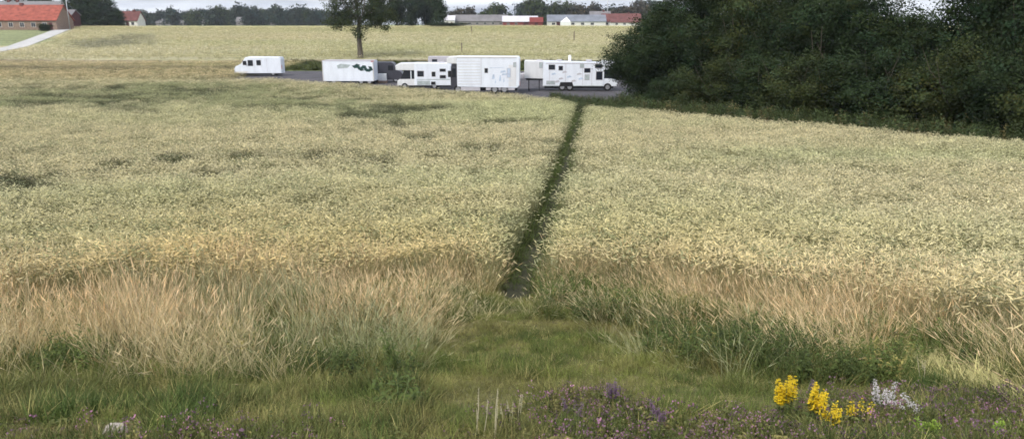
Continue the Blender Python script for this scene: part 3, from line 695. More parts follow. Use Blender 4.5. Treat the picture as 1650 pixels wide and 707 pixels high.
# thicket on the right
TK = [crown_mesh('crown', 11+i, lobes(11+i, 12, 3.4, .9, 8.4, (.34, .52)), 900, 46, .135, LM[k], .55, .0) for i, k in enumerate(('dark', 'dark', 'mid', 'dark'))]
TT = [tm(trunk_mb(21+i, 6.4, .17, 7, 3.0, .2)) for i in range(4)]
BK = [crown_mesh('crown', 31+i, lobes(31+i, 9, 2.2, .35, 3.6, (.36, .55)), 460, 46, .11, LM[k], .42, .0) for i, k in enumerate(('dark', 'mid', 'olive'))]
BT = [tm(trunk_mb(41+i, 2.8, .07, 6, 2.4, .1)) for i in range(3)]
ORD = ['first','second','third','fourth','fifth','sixth','seventh','eighth','ninth','tenth','eleventh','twelfth','thirteenth']
def thicket():
    # (column, distance behind the crop edge, scale, variant)
    fr = [(1012, 3.0, .72), (1052, 3.2, .95), (1105, 3.6, 1.1), (1165, 3.4, 1.1), (1225, 3.4, 1.15), (1290, 3.2, 1.1), (1360, 3.2, 1.15), (1435, 3.2, 1.1), (1520, 3.0, 1.15), (1610, 3.0, 1.2), (1710, 3.0, 1.15)]
    lab0 = 'low leafy bush at the left tip of the dark thicket beside the horse lorry'
    for i, (px, back, s) in enumerate(fr):
        k = i % 3; x, y, z = gp(px, np.interp(px, [975,1060,1200,1400,1650,1850], [174,179,191,208,229,246]), .72)
        x += back*1.25; y += back*1.85; z = float(hgt(x, y))
        tree('bush', (x, y, z-.05), BK[k], BT[k], lab0 if i == 0 else '%s bush from the left in the front row of the dark thicket' % ORD[i], None if i == 0 else 'bushes along the front of the thicket', random.uniform(0, 6), (s*1.1, s*1.1, s*random.uniform(.9, 1.15)), 'bush')
    # (column, distance, height scale): tall trees above the bushes, a notch of sky near column 1480
    bk = [(1062, 66, .98), (1120, 62, 1.18), (1185, 60, 1.22), (1250, 57, 1.2), (1318, 54, 1.14), (1380, 52, 1.02), (1445, 51, .80), (1490, 50, .74), (1575, 46, 1.12), (1632, 44, 1.3), (1710, 42, 1.25), (1800, 40, 1.2),
          (1090, 76, 1.25), (1160, 73, 1.3), (1240, 70, 1.3), (1325, 67, 1.28), (1415, 64, .88), (1490, 62, .74), (1600, 58, 1.4), (1700, 54, 1.4), (1030, 72, .8)]
    for i, (px, y, s) in enumerate(bk):
        x, y, z = at_depth(px, y); k = i % 4
        if i == 9: lab, gr = 'tallest dark tree of the thicket, right of the sky notch', None
        elif i == 7: lab, gr = 'lower tree under the notch of bright sky in the thicket', None
        else: lab, gr = 'tall dense dark green tree merged into the thicket beyond the crop', 'tall trees of the thicket'
        tree('broadleaf_tree', (x, y, z-.05), TK[k], TT[k], lab, gr, random.uniform(0, 6), (1.12, 1.12, s))
thicket()

# lone tree behind the white box lorry
x, y, z = gp(581, 94)
lt = [(-2.6,0,11.4,3.4,2.8,2.6),(2.8,.4,11.2,3.4,2.8,2.6),(0,0,14.4,3.9,3.4,2.8),(-4.2,.2,9.0,2.4,2,1.6),(4.4,-.3,8.8,2.7,2.2,1.7),(.2,0,8.6,3.4,2.6,2.2),(-2.6,.3,7.3,2.4,1.8,1.4),(2.6,.3,7.0,2.3,1.8,1.3),(6.0,0,7.5,1.8,1.4,1.2),(0,0,5.8,1.9,1.4,1.5),(-.2,0,4.3,.95,.9,1.2),(-5.4,0,7.0,1.5,1.2,.8),(-4.4,0,5.9,1.1,1,.5),(5.0,0,5.7,1.1,.9,.6)]
tree('lone_tree', (x, y, z), crown_mesh('crown', 77, lt, 880, 26, .25, LM['mid'], .85), tm(trunk_mb(78, 13, .5, 9, 5.0, .30)), 'tall lone tree with bare lower trunk standing behind the white box lorry')

# dark clump right of the lone tree
DT = [crown_mesh('crown', 81+i, lobes(81+i, 10, 5.0, 1.4, 11, (.36, .55)), 420, 20, .5, LM[k], 1.3) for i, k in enumerate(('pine', 'dark', 'pine'))]
DTT = [tm(trunk_mb(85+i, 9, .3, 6, 5, .3)) for i in range(3)]
for i, (px, yy, s, w, lab) in enumerate([(612,262,1.0,.8,'dark tree of the field clump nearest the lone tree'), (640,268,1.16,.9,'second tree from the left in the dark field clump'), (664,262,1.0,.85,'low middle tree of the dark field clump'),
        (686,268,1.28,.9,'tallest tree of the dark field clump'), (704,263,1.22,.75,'rightmost tree of the dark field clump beside the small white house')]):
    x, y, z = at_depth(px, yy); tree('field_tree', (x, y, z), DT[i % 3], DTT[i % 3], lab, 'dark clump of trees beyond the field', i*1.3, (w, w, s))
x, y, z = at_depth(718, 248); tree('hedge_bush', (x, y, z), BK[0], None, 'low dark hedge piece at the foot of the dark field clump', None, 0, (3.2, 1.2, .45), 'hedge')
# dark wood at the left farm
cn = [(0,0,3,4.4,4,3.2),(1.5,0,6,3.9,3.6,3),(-1.8,.5,7.5,3.6,3.2,3),(.4,0,10,3,2.8,2.6),(2.8,0,3,3,3,2.5)]
CM = [crown_mesh('crown', 91+i, cn, 420, 20, .48, LM['pine' if i else 'dark'], 1.2) for i in range(2)]
for i, (px, yy, s, w, lab) in enumerate([(128,262,1.05,.8,'dark farm tree nearest the pale lamp post'), (146,268,1.12,.95,'tallest dark tree behind the red barn'), (162,264,.98,.9,'bulky dark tree in the middle of the farm trees'), (177,262,.74,.8,'lower dark tree stepping down right of the farm'), (190,262,.5,.7,'smallest farm tree beside the small red roofed house')]):
    x, y, z = at_depth(px, yy); tree('farm_tree', (x, y, z), CM[i % 2], DTT[i % 3], lab, 'dark trees right of the left farm', i*2.1, (w, w, s))
# far tree line
FT = [crown_mesh('crown', 121+i, lobes(121+i, 7, 6.5, 1.0, 10.5, (.4, .6)), 150, 11, 1.35, LM[k], 1.9) for i, k in enumerate(('blue', 'blue', 'mid', 'brownish'))]
FTT = [tm(trunk_mb(131+i, 7, .3, 4, 5, .3)) for i in range(4)]
r = np.random.default_rng(5)
px = 208
while px < 560:
    yy = r.uniform(560, 680); x, y, z = at_depth(px, yy); s = float(np.interp(px, [200,250,300,340,380,420,540,560], [.95,1.1,1.0,1.1,1.3,1.25,1.1,1.05]))*r.uniform(.85, 1.1); k = int(r.integers(0, 3))
    tree('distant_tree', (x, y, z-.2), FT[k], FTT[k], 'hazy blue green tree in the distant tree line left of the lone tree', 'distant tree line on the left', r.uniform(0, 6), (r.uniform(.75, 1.3), .9, s)); px += r.uniform(6, 10)
for i in range(26):
    x, y, z = at_depth(r.uniform(190, 560), r.uniform(760, 980)); k = int(r.integers(0, 3))
    tree('distant_tree', (x, y, z-.2), FT[k], FTT[k], 'hazy blue green tree in the distant tree line left of the lone tree', 'distant tree line on the left', r.uniform(0, 6), (1.5, 1, r.uniform(.9, 1.25)))
for i in range(5):
    x, y, z = at_depth(-20+i*24+r.uniform(-4, 4), r.uniform(330, 380)); k = int(r.integers(0, 4))
    tree('distant_tree', (x, y, z-.2), FT[k], FTT[k], '%s dark tree from the left behind the orange red roofed farmhouse' % ORD[i], 'trees behind the left farmhouse', r.uniform(0, 6), (1, .9, r.uniform(.8, 1.15)))
for i, (px, s, w, k, lab) in enumerate([(738,.72,.6,3,'brownish tree behind the small white house'),(757,.80,.5,3,'low brownish tree behind the left end of the grey roof'),(775,.62,.7,2,'low green tree behind the middle of the grey roof'),(800,.95,.75,2,'green rounded tree rising behind the grey roofed building'),(818,.55,.6,1,'small tree left of the red barn'),
        (843,1.12,.6,1,'tall dark tree behind the red barn roof'),(862,1.2,.8,2,'highest tree behind the red barn'),(890,1.05,.85,2,'broad green tree between the red barn and the white tent'),(912,1.08,.8,2,'rounded tree behind the white tent'),(935,.85,.8,3,'brownish tree right of the white tent'),(957,.92,.8,3,'brown green tree left of the thin mast'),
        (982,.85,.8,1,'dark tree behind the thin mast'),(1005,.8,.9,3,'brown tree above the right end of the long roof'),(1030,1.05,.9,3,'tall brownish tree beside the thicket'),(1052,1.15,1,1,'dark tree half hidden by the left tip of the thicket')]):
    x, y, z = at_depth(px, 455+20*(i % 3)); tree('village_tree', (x, y, z-.2), FT[k], FTT[k], lab, 'trees behind the right hand farm buildings', i*1.1, (w*1.75, w*1.5, s*1.18))

# ------------------------------------------------------------------ buildings
tile_r = mat('clay_roof_tiles', (.31, .085, .06), .85, .8, .35, .3, 12, stretch=(1, 1, 2))
tile_d = mat('dark_red_roof', (.15, .06, .055), .85, .6, .25)
roof_g = mat('grey_roof', (.20, .19, .195), .85, .3, .2)
roof_b = mat('blue_grey_roof', (.20, .215, .25), .8, .3, .2)
roof_w = mat('pale_metal_roof', (.62, .60, .64), .5, .3, .08)
wall_p = mat('pale_brick', (.25, .18, .14), .9, 2.5, .22)
wall_w = mat('white_render', (.70, .68, .64), .9, .6, .08)
wall_r = mat('red_barn_boards', (.20, .045, .04), .85, 1.5, .2)
wall_d = mat('dark_red_boards', (.085, .03, .032), .85, 1.5, .2)
wall_g = mat('grey_boards', (.24, .22, .22), .9, 1., .15)
glass = mat('dark_glass', (.018, .022, .032), .12, spec=.6, nscale=1, var=.3)
trim = mat('pale_trim', (.6, .58, .55), .7, 2, .1)
def gable_house(name, loc, w, d, eave, ridge, wm, rm, label, cat='house', rz=0, wins=(), doors=(), chim=(), across=False, over=.35, group=None, wh=1.1):
    """w along x, d along y, ridge along x; the front faces -y"""
    e = empty(name, loc, rz, label=label, cat=cat, group=group)
    mb = MB(); mb.box(-w/2, w/2, -d/2, d/2, -.6, eave); 
    for sx in (-1, 1):
        x = sx*w/2; xi = x-sx*.25
        vs = [(x, -d/2, eave), (x, d/2, eave), (x, 0, ridge-.08), (xi, -d/2, eave), (xi, d/2, eave), (xi, 0, ridge-.08)]
        mb.add(vs, [(0,1,2), (5,4,3), (0,2,5,3), (2,1,4,5), (1,0,3,4)])
    mb.build('wall', wm, e)
    th = .18
    rf = MB()
    for sy in (-1, 1):
        sl = (ridge-eave)/(d/2); ye = sy*(d/2+over); ze = eave-sl*over
        a = [(-w/2-over, ye, ze), (w/2+over, ye, ze), (w/2+over, 0, ridge), (-w/2-over, 0, ridge)]
        b = [(p[0], p[1], p[2]+th) for p in a]
        rf.add(a+b, [(0,1,2,3), (7,6,5,4), (0,4,5,1), (1,5,6,2), (2,6,7,3), (3,7,4,0)])
    ro = rf.build('roof', rm, e)
    for (cx, ch) in chim:
        MB().box(cx-.45, cx+.45, -.4, .4, ridge-.3, ridge+ch).build('chimney', tile_d, ro)
    for (x, z, ww, hh) in wins:
        f = MB(); 
        f.box(x-ww/2-.09, x+ww/2+.09, -d/2-.06, -d/2+.02, z-.09, z); f.box(x-ww/2-.09, x+ww/2+.09, -d/2-.06, -d/2+.02, z+hh, z+hh+.09)
        f.box(x-ww/2-.09, x-ww/2, -d/2-.06, -d/2+.02, z, z+hh); f.box(x+ww/2, x+ww/2+.09, -d/2-.06, -d/2+.02, z, z+hh); f.box(x-.03, x+.03, -d/2-.05, -d/2+.02, z, z+hh)
        wo_ = f.build('window', trim, e); MB().box(x-ww/2, x+ww/2, -d/2-.03, -d/2+.03, z, z+hh).build('pane', glass, wo_)
    for (x, ww, hh) in doors:
        dd = MB().box(x-ww/2, x+ww/2, -d/2-.05, -d/2+.02, -.05, hh, .02).build('door', wall_d, e)
        MB().box(x+ww*.32, x+ww*.4, -d/2-.1, -d/2-.05, hh*.48, hh*.5+.04).build('handle', trim, dd)
    return e
# left farm
mpp = lambda y: (y*cos(TH)+1*sin(TH))/FPX      # metres per photograph pixel at distance y
x, y, z = at_depth(30, 232); k = mpp(232)
gable_house('farmhouse', (x-4, y+4, z), 32, 9, 3.0, 7.2, wall_p, tile_r, 'long farmhouse with an orange red tiled roof at the left edge', wins=[(-4.6+i*3.4, .9, 1.2, 1.2) for i in range(6)]+[(-13.5, .9, 1.2, 1.2), (-10, .9, 1.2, 1.2)], doors=[(14.2, 1.1, 2.1), (-7.2, 1.1, 2.1)], chim=[(3.6, .7), (-9, .9)])
x, y, z = at_depth(40, 262)
gable_house('farm_barn', (x, y, z), 30, 9, 4.2, 8.4, wall_d, roof_g, 'grey roofed barn behind the orange red farmhouse', cat='barn', wins=[(-4, 1.5, 1.2, 1.2), (3, 1.5, 1.2, 1.2)], doors=[(10, 3, 3)], chim=[(-4, .9), (-1, .8)])
x, y, z = at_depth(109, 250)
gable_house('red_shed', (x, y, z), 6.4, 5, 4.1, 5.6, wall_d, roof_g, 'small dark red shed beside the pale lamp post', cat='shed', doors=[(0, 2.4, 2.6)], wins=[(2.2, 1.4, .8, .8)])
x, y, z = at_depth(113, 236)
lp = empty('lamp_post', (x, y, z), label='tall pale lamp post at the end of the concrete farm road', cat='lamp post')
pm = mat('galvanised_steel', (.45, .46, .48), .5, 3, .1, metal=.5)
MB().cyl((0,0,-.3), .16, 9.6, 'z', 10, .09).build('pole', pm, lp, True); MB().tube([(0,0,9.2),(.2,0,9.6),(.7,-.1,9.8)], [.08,.07,.05]).build('arm', pm, lp); MB().box(.5, 1.3, -.2, .1, 9.72, 9.9, .04).build('lamp_head', pm, lp)
x, y, z = at_depth(72, 226); tree('garden_bush', (x, y, z), BK[0], None, 'dark round bush at the right end of the orange roofed farmhouse', None, 0, (.95, .95, .55), 'bush')
x, y, z = at_depth(92, 234); tree('garden_bush', (x, y, z), BK[1], None, 'dark green bush in front of the small dark red shed', None, 1, (.7, .7, .55), 'bush')
x, y, z = at_depth(213, 300)
gable_house('cottage', (x, y, z), 7.6, 6.5, 2.6, 5.8, wall_w, tile_d, 'small white cottage with a dark red roof before the distant trees', wins=[(-2, .8, 1, 1.1), (2, .8, 1, 1.1)], doors=[(0, 1, 2.1)], chim=[(1.5, .7)])
# village buildings within the distant tree line
for (px, yy, w, ev, rd, wm, rm, lab) in [(268,540,13,2.4,5.0,wall_g,roof_g,'grey farm building among the distant trees'),(292,540,7,2.6,4.6,wall_g,roof_g,'pale house among the distant trees'),(333,550,4.5,2.8,4.8,wall_w,roof_g,'small pale gabled house in the distant tree line'),(393,520,9,3.2,6.2,wall_g,roof_g,'pale grey shed at the foot of the highest distant trees'),(445,550,7,2.6,4.6,wall_g,roof_g,'grey shed in the distant tree line nearest the lone tree')]:
    x, y, z = at_depth(px, yy+70); gable_house('distant_house', (x, y, z), w, 7, ev, rd, wm, rm, lab, wins=[(-w*.25, 1, 1.4, 1.2), (w*.25, 1, 1.4, 1.2)])
# right farm
x, y, z = at_depth(725, 395); gable_house('small_house', (x, y, z), 5.2, 6, 3.0, 5.2, wall_w, roof_w, 'small white house right of the dark field clump', wins=[(-1, 1.1, .9, 1)], doors=[(1.1, .9, 2)])
x, y, z = at_depth(776, 400); gable_house('long_barn', (x, y, z), 27, 9, 2.6, 5.6, wall_g, roof_g, 'long low grey roofed barn left of the red barn', cat='barn', wins=[(-10+i*4, .9, 1.3, 1) for i in range(6)])
x, y, z = at_depth(838, 392); gable_house('red_barn', (x, y, z), 17.5, 9, 2.4, 5.0, wall_r, roof_w, 'red barn with a pale metal roof between grey barns', cat='barn', wins=[(-6, .8, 1.2, .9), (-2, .8, 1.2, .9)], doors=[(3, 2.6, 2.2)])
x, y, z = at_depth(864, 386); gable_house('red_shed', (x, y, z), 6.2, 5, 2.2, 4.3, wall_r, wall_r, 'small all red shed against the right end of the red barn', cat='shed', doors=[(0, 1.6, 1.9)])
x, y, z = at_depth(928, 402); gable_house('long_barn', (x, y, z), 30, 10, 2.4, 5.6, wall_w, roof_b, 'long blue grey roofed barn behind the white tent', cat='barn', wins=[(-12+i*5, .7, 1.6, 1) for i in range(5)], doors=[(-9.5, 2, 2.1)])
x, y, z = at_depth(1000, 408); gable_house('long_barn', (x, y, z), 20, 10, 2.2, 6.2, wall_w, tile_d, 'white walled barn with a dull red roof next to the thicket', cat='barn', wins=[(-8+i*4, .7, 1.4, 1) for i in range(5)], doors=[(6, 2, 2.1)], chim=[(4, .8)])
x, y, z = at_depth(966, 425); gable_house('farm_house', (x, y, z), 11, 8, 4.2, 7.6, wall_g, roof_g, 'taller grey house between the two long barns, in front of the mast', chim=[(2, .8)], wins=[(-3, 1.6, 1, 1.2), (3, 1.6, 1, 1.2)])
x, y, z = at_depth(1005, 396); gable_house('stable', (x, y, z), 14, 5, 1.9, 3.2, wall_w, tile_d, 'low white stable standing before the dull red roofed barn', cat='stable', wins=[(-4, .7, 1.2, .8), (0, .7, 1.2, .8), (4, .7, 1.2, .8)])
x, y, z = at_depth(978, 430); me = empty('mast', (x, y, z), label='thin grey mast rising behind the long white walled barn', cat='mast')
MB().cyl((0,0,0), .32, 17, 'z', 8, .22).build('pole', pm, me, True); MB().box(-.7, .7, -.08, .08, 15.9, 16.1).build('crossarm', pm, me)
# white tent by the right farm
x, y, z = at_depth(911, 388); te = empty('tent', (x, y, z), label='white peaked tent in front of the long barn', cat='tent')
cv = mat('white_canvas', (.82, .82, .80), .8, 1, .05)
MB().add([(-2.6,-2,2.2),(2.6,-2,2.2),(2.6,2,2.2),(-2.6,2,2.2),(.5,0,4.6)], [(0,1,4),(1,2,4),(2,3,4),(3,0,4),(3,2,1,0)]).build('canopy', cv, te); MB().box(-2.5, 2.5, -1.9, 1.9, 0, 2.18).build('side_wall', cv, te)

# ------------------------------------------------------------------ vehicles: x along the length, -y faces the viewer
paint = mat('white_vehicle_paint', (.80, .84, .90), .35, 1.1, .06, spec=.5, stretch=(2.5, 2.5, .5))
paint2 = mat('cream_vehicle_paint', (.74, .745, .75), .4, 1.1, .08, spec=.5, stretch=(2.5, 2.5, .5))
skirt = mat('pale_grey_skirt', (.52, .50, .53), .6, 2, .1)
darkp = mat('dark_grey_paint', (.045, .045, .058), .4, 2, .15, spec=.5)
under = mat('black_chassis', (.02, .02, .022), .8, 3, .3)
rubber = mat('tyre_rubber', (.02, .02, .02), .85, 6, .2)
rimm = mat('wheel_rim', (.5, .5, .52), .35, 5, .1, metal=.7)
bluep = mat('blue_grey_print', (.52, .60, .72), .4, 3, .2)
greenp = mat('dark_green_print', (.02, .055, .05), .4, 3, .35)
redl = mat('red_lens', (.45, .03, .02), .3, 5, .1)
lampm = mat('headlamp_lens', (.7, .72, .75), .15, 5, .1, spec=.8)
graf = mat('grey_print', (.42, .47, .47), .5, 3, .2)
def wheels(e, xs, W_, r=.38):
    for x_ in xs:
        for sy in (-1, 1):
            w = MB(); yc = sy*(W_/2-.16); w.cyl((x_, yc-.12, r), r, .24, 'y', 18); wo_ = w.build('wheel', rubber, e, False)
            MB().cyl((x_, (yc-.135) if sy < 0 else (yc+.105), r), r*.56, .03, 'y', 14).build('rim', rimm, wo_)
def pane(e, x0, x1, z0, z1, W_, name='window', m=None, fr=True):
    """side window facing the viewer with a thin surround"""
    y = -W_/2
    w = MB().box(x0, x1, y-.025, y+.03, z0, z1, .015).build(name, m or glass, e)
    if fr:
        f = MB(); t = .035
        f.box(x0-t, x1+t, y-.018, y+.02, z0-t, z0); f.box(x0-t, x1+t, y-.018, y+.02, z1, z1+t); f.box(x0-t, x0, y-.018, y+.02, z0, z1); f.box(x1, x1+t, y-.018, y+.02, z0, z1)
        f.build('frame', skirt, w)
    return w
def vehicle(name, px0, px1, row, label, cat, rz=0):
    """stand a vehicle between two columns of the view, its near side on the ground seen at that row"""
    a = gp((px0+px1)/2, row); s = ((a[1])*cos(TH)+(CZ-a[2])*sin(TH))/FPX; Lh = (px1-px0)*s
    e = empty(name, (a[0], a[1]+1.15, a[2]+.035), rz, label=label, cat=cat); return e, Lh, s
# 1 white panel van, nose to the left
e, Lh, s = vehicle('van', 378, 453, 123.5, 'white panel van parked apart at the left end of the row', 'van', radians(3))
h = Lh/2; W_ = 2.0
body = MB().prism([(-h+.12,.38),(h,.38),(h,2.3),(h-.12,2.62),(-h+2.0,2.66),(-h+1.65,2.58),(-h+.95,1.68),(-h+.15,1.32),(-h,1.0),(-h,.5)], -W_/2, W_/2, .09).build('body', paint, e)
MB().prism([(-h+1.00,1.70),(-h+1.04,1.68),(-h+1.66,2.44),(-h+1.60,2.50)], -W_/2+.14, W_/2-.14).build('windscreen', glass, e)
pane(e, -h+1.25, -h+1.75, 1.55, 2.1, W_, 'quarter_window'); pane(e, -h+1.95, -h+2.65, 1.42, 2.2, W_, 'cab_window'); pane(e, -h+3.15, -h+3.75, 1.5, 2.2, W_)
MB().box(-h-.06, -h+.2, -W_/2+.1, W_/2-.1, .36, .62, .04).build('bumper', skirt, e)
for sy in (-1, 1): MB().box(-h-.03, -h+.12, sy*.68-.18, sy*.68+.18, .86, 1.06, .03).build('headlight', lampm, e)
MB().box(h-.02, h+.03, -W_/2+.08, -W_/2+.24, 1.0, 1.5).build('tail_light', redl, e)
MB().box(-h+.3, h-.2, -W_/2+.2, W_/2-.2, .22, .42).build('chassis', under, e)
MB().box(-h+1.6, -h+1.72, -W_/2-.22, -W_/2-.02, 1.55, 1.9, .03).build('mirror', under, e)
wheels(e, (-h+1.05, h-1.25), W_, .35)
for i in range(2): MB().box(-h+2.85+i*1.7, -h+2.88+i*1.7, -W_/2-.008, -W_/2+.01, .5, 2.4).build('door_seam', skirt, e)
# 2 white box lorry with dark green print
e, Lh, s = vehicle('box_lorry', 521, 604, 137.0, 'tall white box lorry with a dark green print on its side', 'lorry', radians(-1.5))
h = Lh/2; W_ = 2.4
MB().box(-h, h, -W_/2, W_/2, .45, 3.1, .05).build('box_body', paint, e); e.scale = (1, 1, .9)
MB().box(-h+.04, h-.04, -W_/2-.02, W_/2+.02, 3.08, 3.17).build('roof_edge', skirt, e)
for xx in (-h+.02, h-.10): MB().box(xx, xx+.09, -W_/2-.03, -W_/2+.02, .5, 3.05).build('corner_post', trim, e)
y0 = -W_/2
g = MB()
for (a0, a1, z0, z1) in [(.62,1.0,.58,.80),(.66,.98,.46,.62),(.72,.84,.70,.84),(.86,.98,.36,.5),(.60,.66,.68,.78),(.9,.97,.28,.38)]:
    g.box(-h+a0*Lh*.97, -h+a1*Lh*.97, y0-.012-.004*a0, y0+.01, .45+z0*2.6, .45+z1*2.6)
gm = MB()
# scrolled motif: overlapping slanted leaves
for i in range(9):
    r_ = random.Random(i); cx = -h+Lh*(.64+.038*i); cz = 2.35+.22*math.sin(i*1.7)-.05*i; a = .5*math.sin(i*2.1)-.3
    gm.prism([(cx-.42*cos(a), cz-.42*sin(a)), (cx+.14*sin(a)*1.2, cz-.2), (cx+.42*cos(a), cz+.42*sin(a)), (cx-.14*sin(a), cz+.24)], y0-.010-.0012*i, y0+.005)
gm.build('side_print', greenp, e)
MB().prism([(-h+1.9,2.1),(-h+3.1,2.2),(-h+3.5,2.6),(-h+2.3,2.75),(-h+1.8,2.5)], y0-.009, y0+.005).build('grey_print', graf, e)
MB().box(-h+.3, h-.1, -W_/2+.25, W_/2-.25, .3, .5).build('chassis', under, e)
MB().box(h-.3, h+.02, y0-.01, y0+.06, 2.98, 3.2).build('marker_light', redl, e)
wheels(e, (-h+1.3, h-1.6, h-.6), W_, .42)
# 3 dark grey van behind
e, Lh, s = vehicle('dark_van', 600, 642, 134.0, 'dark grey van half hidden between the box lorry and the camper', 'van', radians(0))
h = Lh/2+.5; W_ = 2.0
MB().prism([(-h,.35),(h,.35),(h,1.1),(h-.25,1.4),(h-.6,1.5),(h-1.1,2.35),(h-1.4,2.5),(-h+.1,2.5),(-h,2.3)], -W_/2, W_/2, .08).build('body', darkp, e)
pane(e, h-1.75, h-1.1, 1.5, 2.1, W_, 'cab_window', fr=False); pane(e, -h+.3, -h+1.4, 1.5, 2.1, W_, fr=False)
MB().box(-h-.02, -h+.1, -.8, .8, .4, .6).build('bumper', under, e); MB().box(h-.12, h+.04, -.9, .9, .42, .66, .03).build('bumper', under, e)
MB().box(h-.1, h+.03, -.8, -.5, .85, 1.05).build('headlight', lampm, e); wheels(e, (-h+.8, h-.85), W_, .34)
x, y, z = gp(618, 134); cr_ = empty('crate', (x, y-.6, z+.03), label='small pale crate with a brown base beside the dark van', cat='crate')
MB().box(-.5, .5, -.35, .35, .3, 1.15, .04).build('crate_top', paint2, cr_); MB().box(-.55, .55, -.4, .4, 0, .3, .02).build('crate_base', wall_p, cr_)
# 4 camper with cab to the left
e, Lh, s = vehicle('camper', 637, 727, 145.0, 'white camper with four small dark windows, cab facing left', 'camper van', radians(1))
h = Lh/2; W_ = 2.2
MB().prism([(-h+2.15,.42),(h,.42),(h,2.55),(h-.25,2.86),(-h+2.15,2.9)], -W_/2, W_/2, .07).build('living_box', paint, e)
MB().prism([(-h+.1,2.12),(-h+2.2,2.08),(-h+2.2,2.88),(-h+.5,2.86),(-h+.08,2.62)], -W_/2+.002, W_/2-.002, .07).build('overcab', paint2, e)
MB().prism([(-h+.25,.42),(-h+2.2,.42),(-h+2.2,1.15),(-h+.5,1.12),(-h+.22,.95)], -W_/2+.08, W_/2-.08, .06).build('cab_lower', paint2, e)
MB().prism([(-h+.55,1.1),(-h+2.18,1.13),(-h+2.18,2.12),(-h+1.05,2.12)], -W_/2+.12, W_/2-.12, .03).build('cab_glass', glass, e)
MB().box(-h+1.72, -h+1.82, -W_/2+.1, -W_/2+.16, 1.13, 2.1).build('door_pillar', paint, e)
pane(e, -h+2.5, -h+3.2, 1.42, 2.02, W_); pane(e, -h+4.1, -h+4.5, 1.42, 1.92, W_); pane(e, -h+5.0, -h+5.65, 1.95, 2.25, W_); pane(e, -h+5.0, -h+5.65, 1.22, 1.55, W_)
MB().box(-h+2.4, h-.15, -W_/2-.012, -W_/2+.02, 1.05, 1.13).build('trim_stripe', graf, e)
MB().box(-h+4.0, -h+4.5, -W_/2-.015, -W_/2+.02, .5, .85).build('locker_door', under, e)
MB().box(-h+2.45, -h+3.9, -W_/2-.015, -W_/2+.02, .5, .95).build('garage_door', graf, e)
MB().box(-h+.15, -h+.3, -.9, .9, .36, .6, .03).build('bumper', skirt, e)
MB().box(-h+.35, h-.1, -W_/2+.25, W_/2-.25, .25, .45).build('chassis', under, e); wheels(e, (-h+1.05, h-1.9), W_, .35)
MB().box(h-1.4, h-.8, -.3, .3, 2.86, 2.98, .03).build('roof_hatch', skirt, e)
# 5 large box lorry
e, Lh, s = vehicle('horse_lorry', 727, 838, 152.0, 'largest white box lorry in the middle of the row, black cab at its left', 'lorry', radians(-2))
h = Lh/2; W_ = 2.5; y0 = -W_/2; x1 = -h+10.5*s
MB().prism([(x1,.72),(h-.25,.60),(h,.9),(h,3.6),(h-.15,3.78),(x1,3.8)], -W_/2, W_/2, .05).build('box_body', paint, e)
MB().prism([(-h-.35,3.1),(x1-.003,3.05),(x1-.003,3.79),(-h-.15,3.76),(-h-.38,3.55)], -W_/2+.02, W_/2-.02, .05).build('overcab', paint2, e)
MB().prism([(-h+.02,.6),(x1-.003,.6),(x1-.003,3.0),(-h+.12,3.0),(-h,1.6)], -W_/2+.06, W_/2-.06, .04).build('cab', darkp, e)
MB().prism([(-h-.02,1.55),(-h+.03,1.5),(-h+.12,2.8),(-h+.07,2.85)], -1.05, 1.05).build('windscreen', glass, e)
MB().box(-h+.16, x1-.12, -W_/2+.03, -W_/2+.08, 1.7, 2.6, .02).build('cab_window', glass, e)
MB().box(-h-.25, -h+.05, -W_/2-.1, -W_/2+.06, 1.7, 2.35, .03).build('mirror', under, e)
for i in range(9): MB().box(x1+.12, x1+2.45, y0-.014, y0+.01, .98+i*.29, 1.02+i*.29).build('panel_rib', trim, e)
MB().box(x1+2.5, x1+2.54, y0-.012, y0+.01, .9, 3.7).build('panel_seam', skirt, e)
MB().box(x1+.02, h-.3, y0-.03, y0+.03, 3.66, 3.74).build('awning', trim, e)
pane(e, -h+55*s, -h+60*s, 2.15, 2.6, W_); pane(e, h-20*s, h-15*s, 1.7, 2.6, W_, 'door_window', bluep); pane(e, h-10*s, h-6*s, 2.75, 3.2, W_, 'small_window', graf)
for i, (a0, a1, z0, z1) in enumerate([(.56,.78,2.62,2.70),(.72,.80,2.15,2.4),(.74,.84,1.9,2.1),(.70,.735,1.3,1.9),(.76,.78,1.2,1.7),(.60,.64,1.5,2.0),(.64,.66,1.1,1.5),(.82,.90,1.3,1.36)]):
    MB().prism([(-h+a0*Lh,z0),(-h+a1*Lh,z0+.05),(-h+a1*Lh-.05,z1),(-h+a0*Lh+.08,z1-.03)], y0-.009-.001*i, y0+.01).build('blue_print', bluep, e)
MB().box(x1+.35, x1+2.4, y0+.03, y0+.09, .32, .70, .02).build('side_skirt', skirt, e); MB().box(x1+3.0, h-.5, y0+.04, y0+.10, .38, .66, .02).build('side_skirt', skirt, e)
MB().box(-h+.3, h-.3, -W_/2+.3, W_/2-.3, .3, .75).build('chassis', under, e); wheels(e, (-h+.75, h-2.6, h-1.6), W_, .44)
MB().box(h-.02, h+.03, y0+.05, y0+.25, .9, 1.3).build('tail_light', redl, e)
MB().box(h-1.15, h-.35, y0-.006, y0+.02, .75, 2.95).build('side_door', paint2, e)
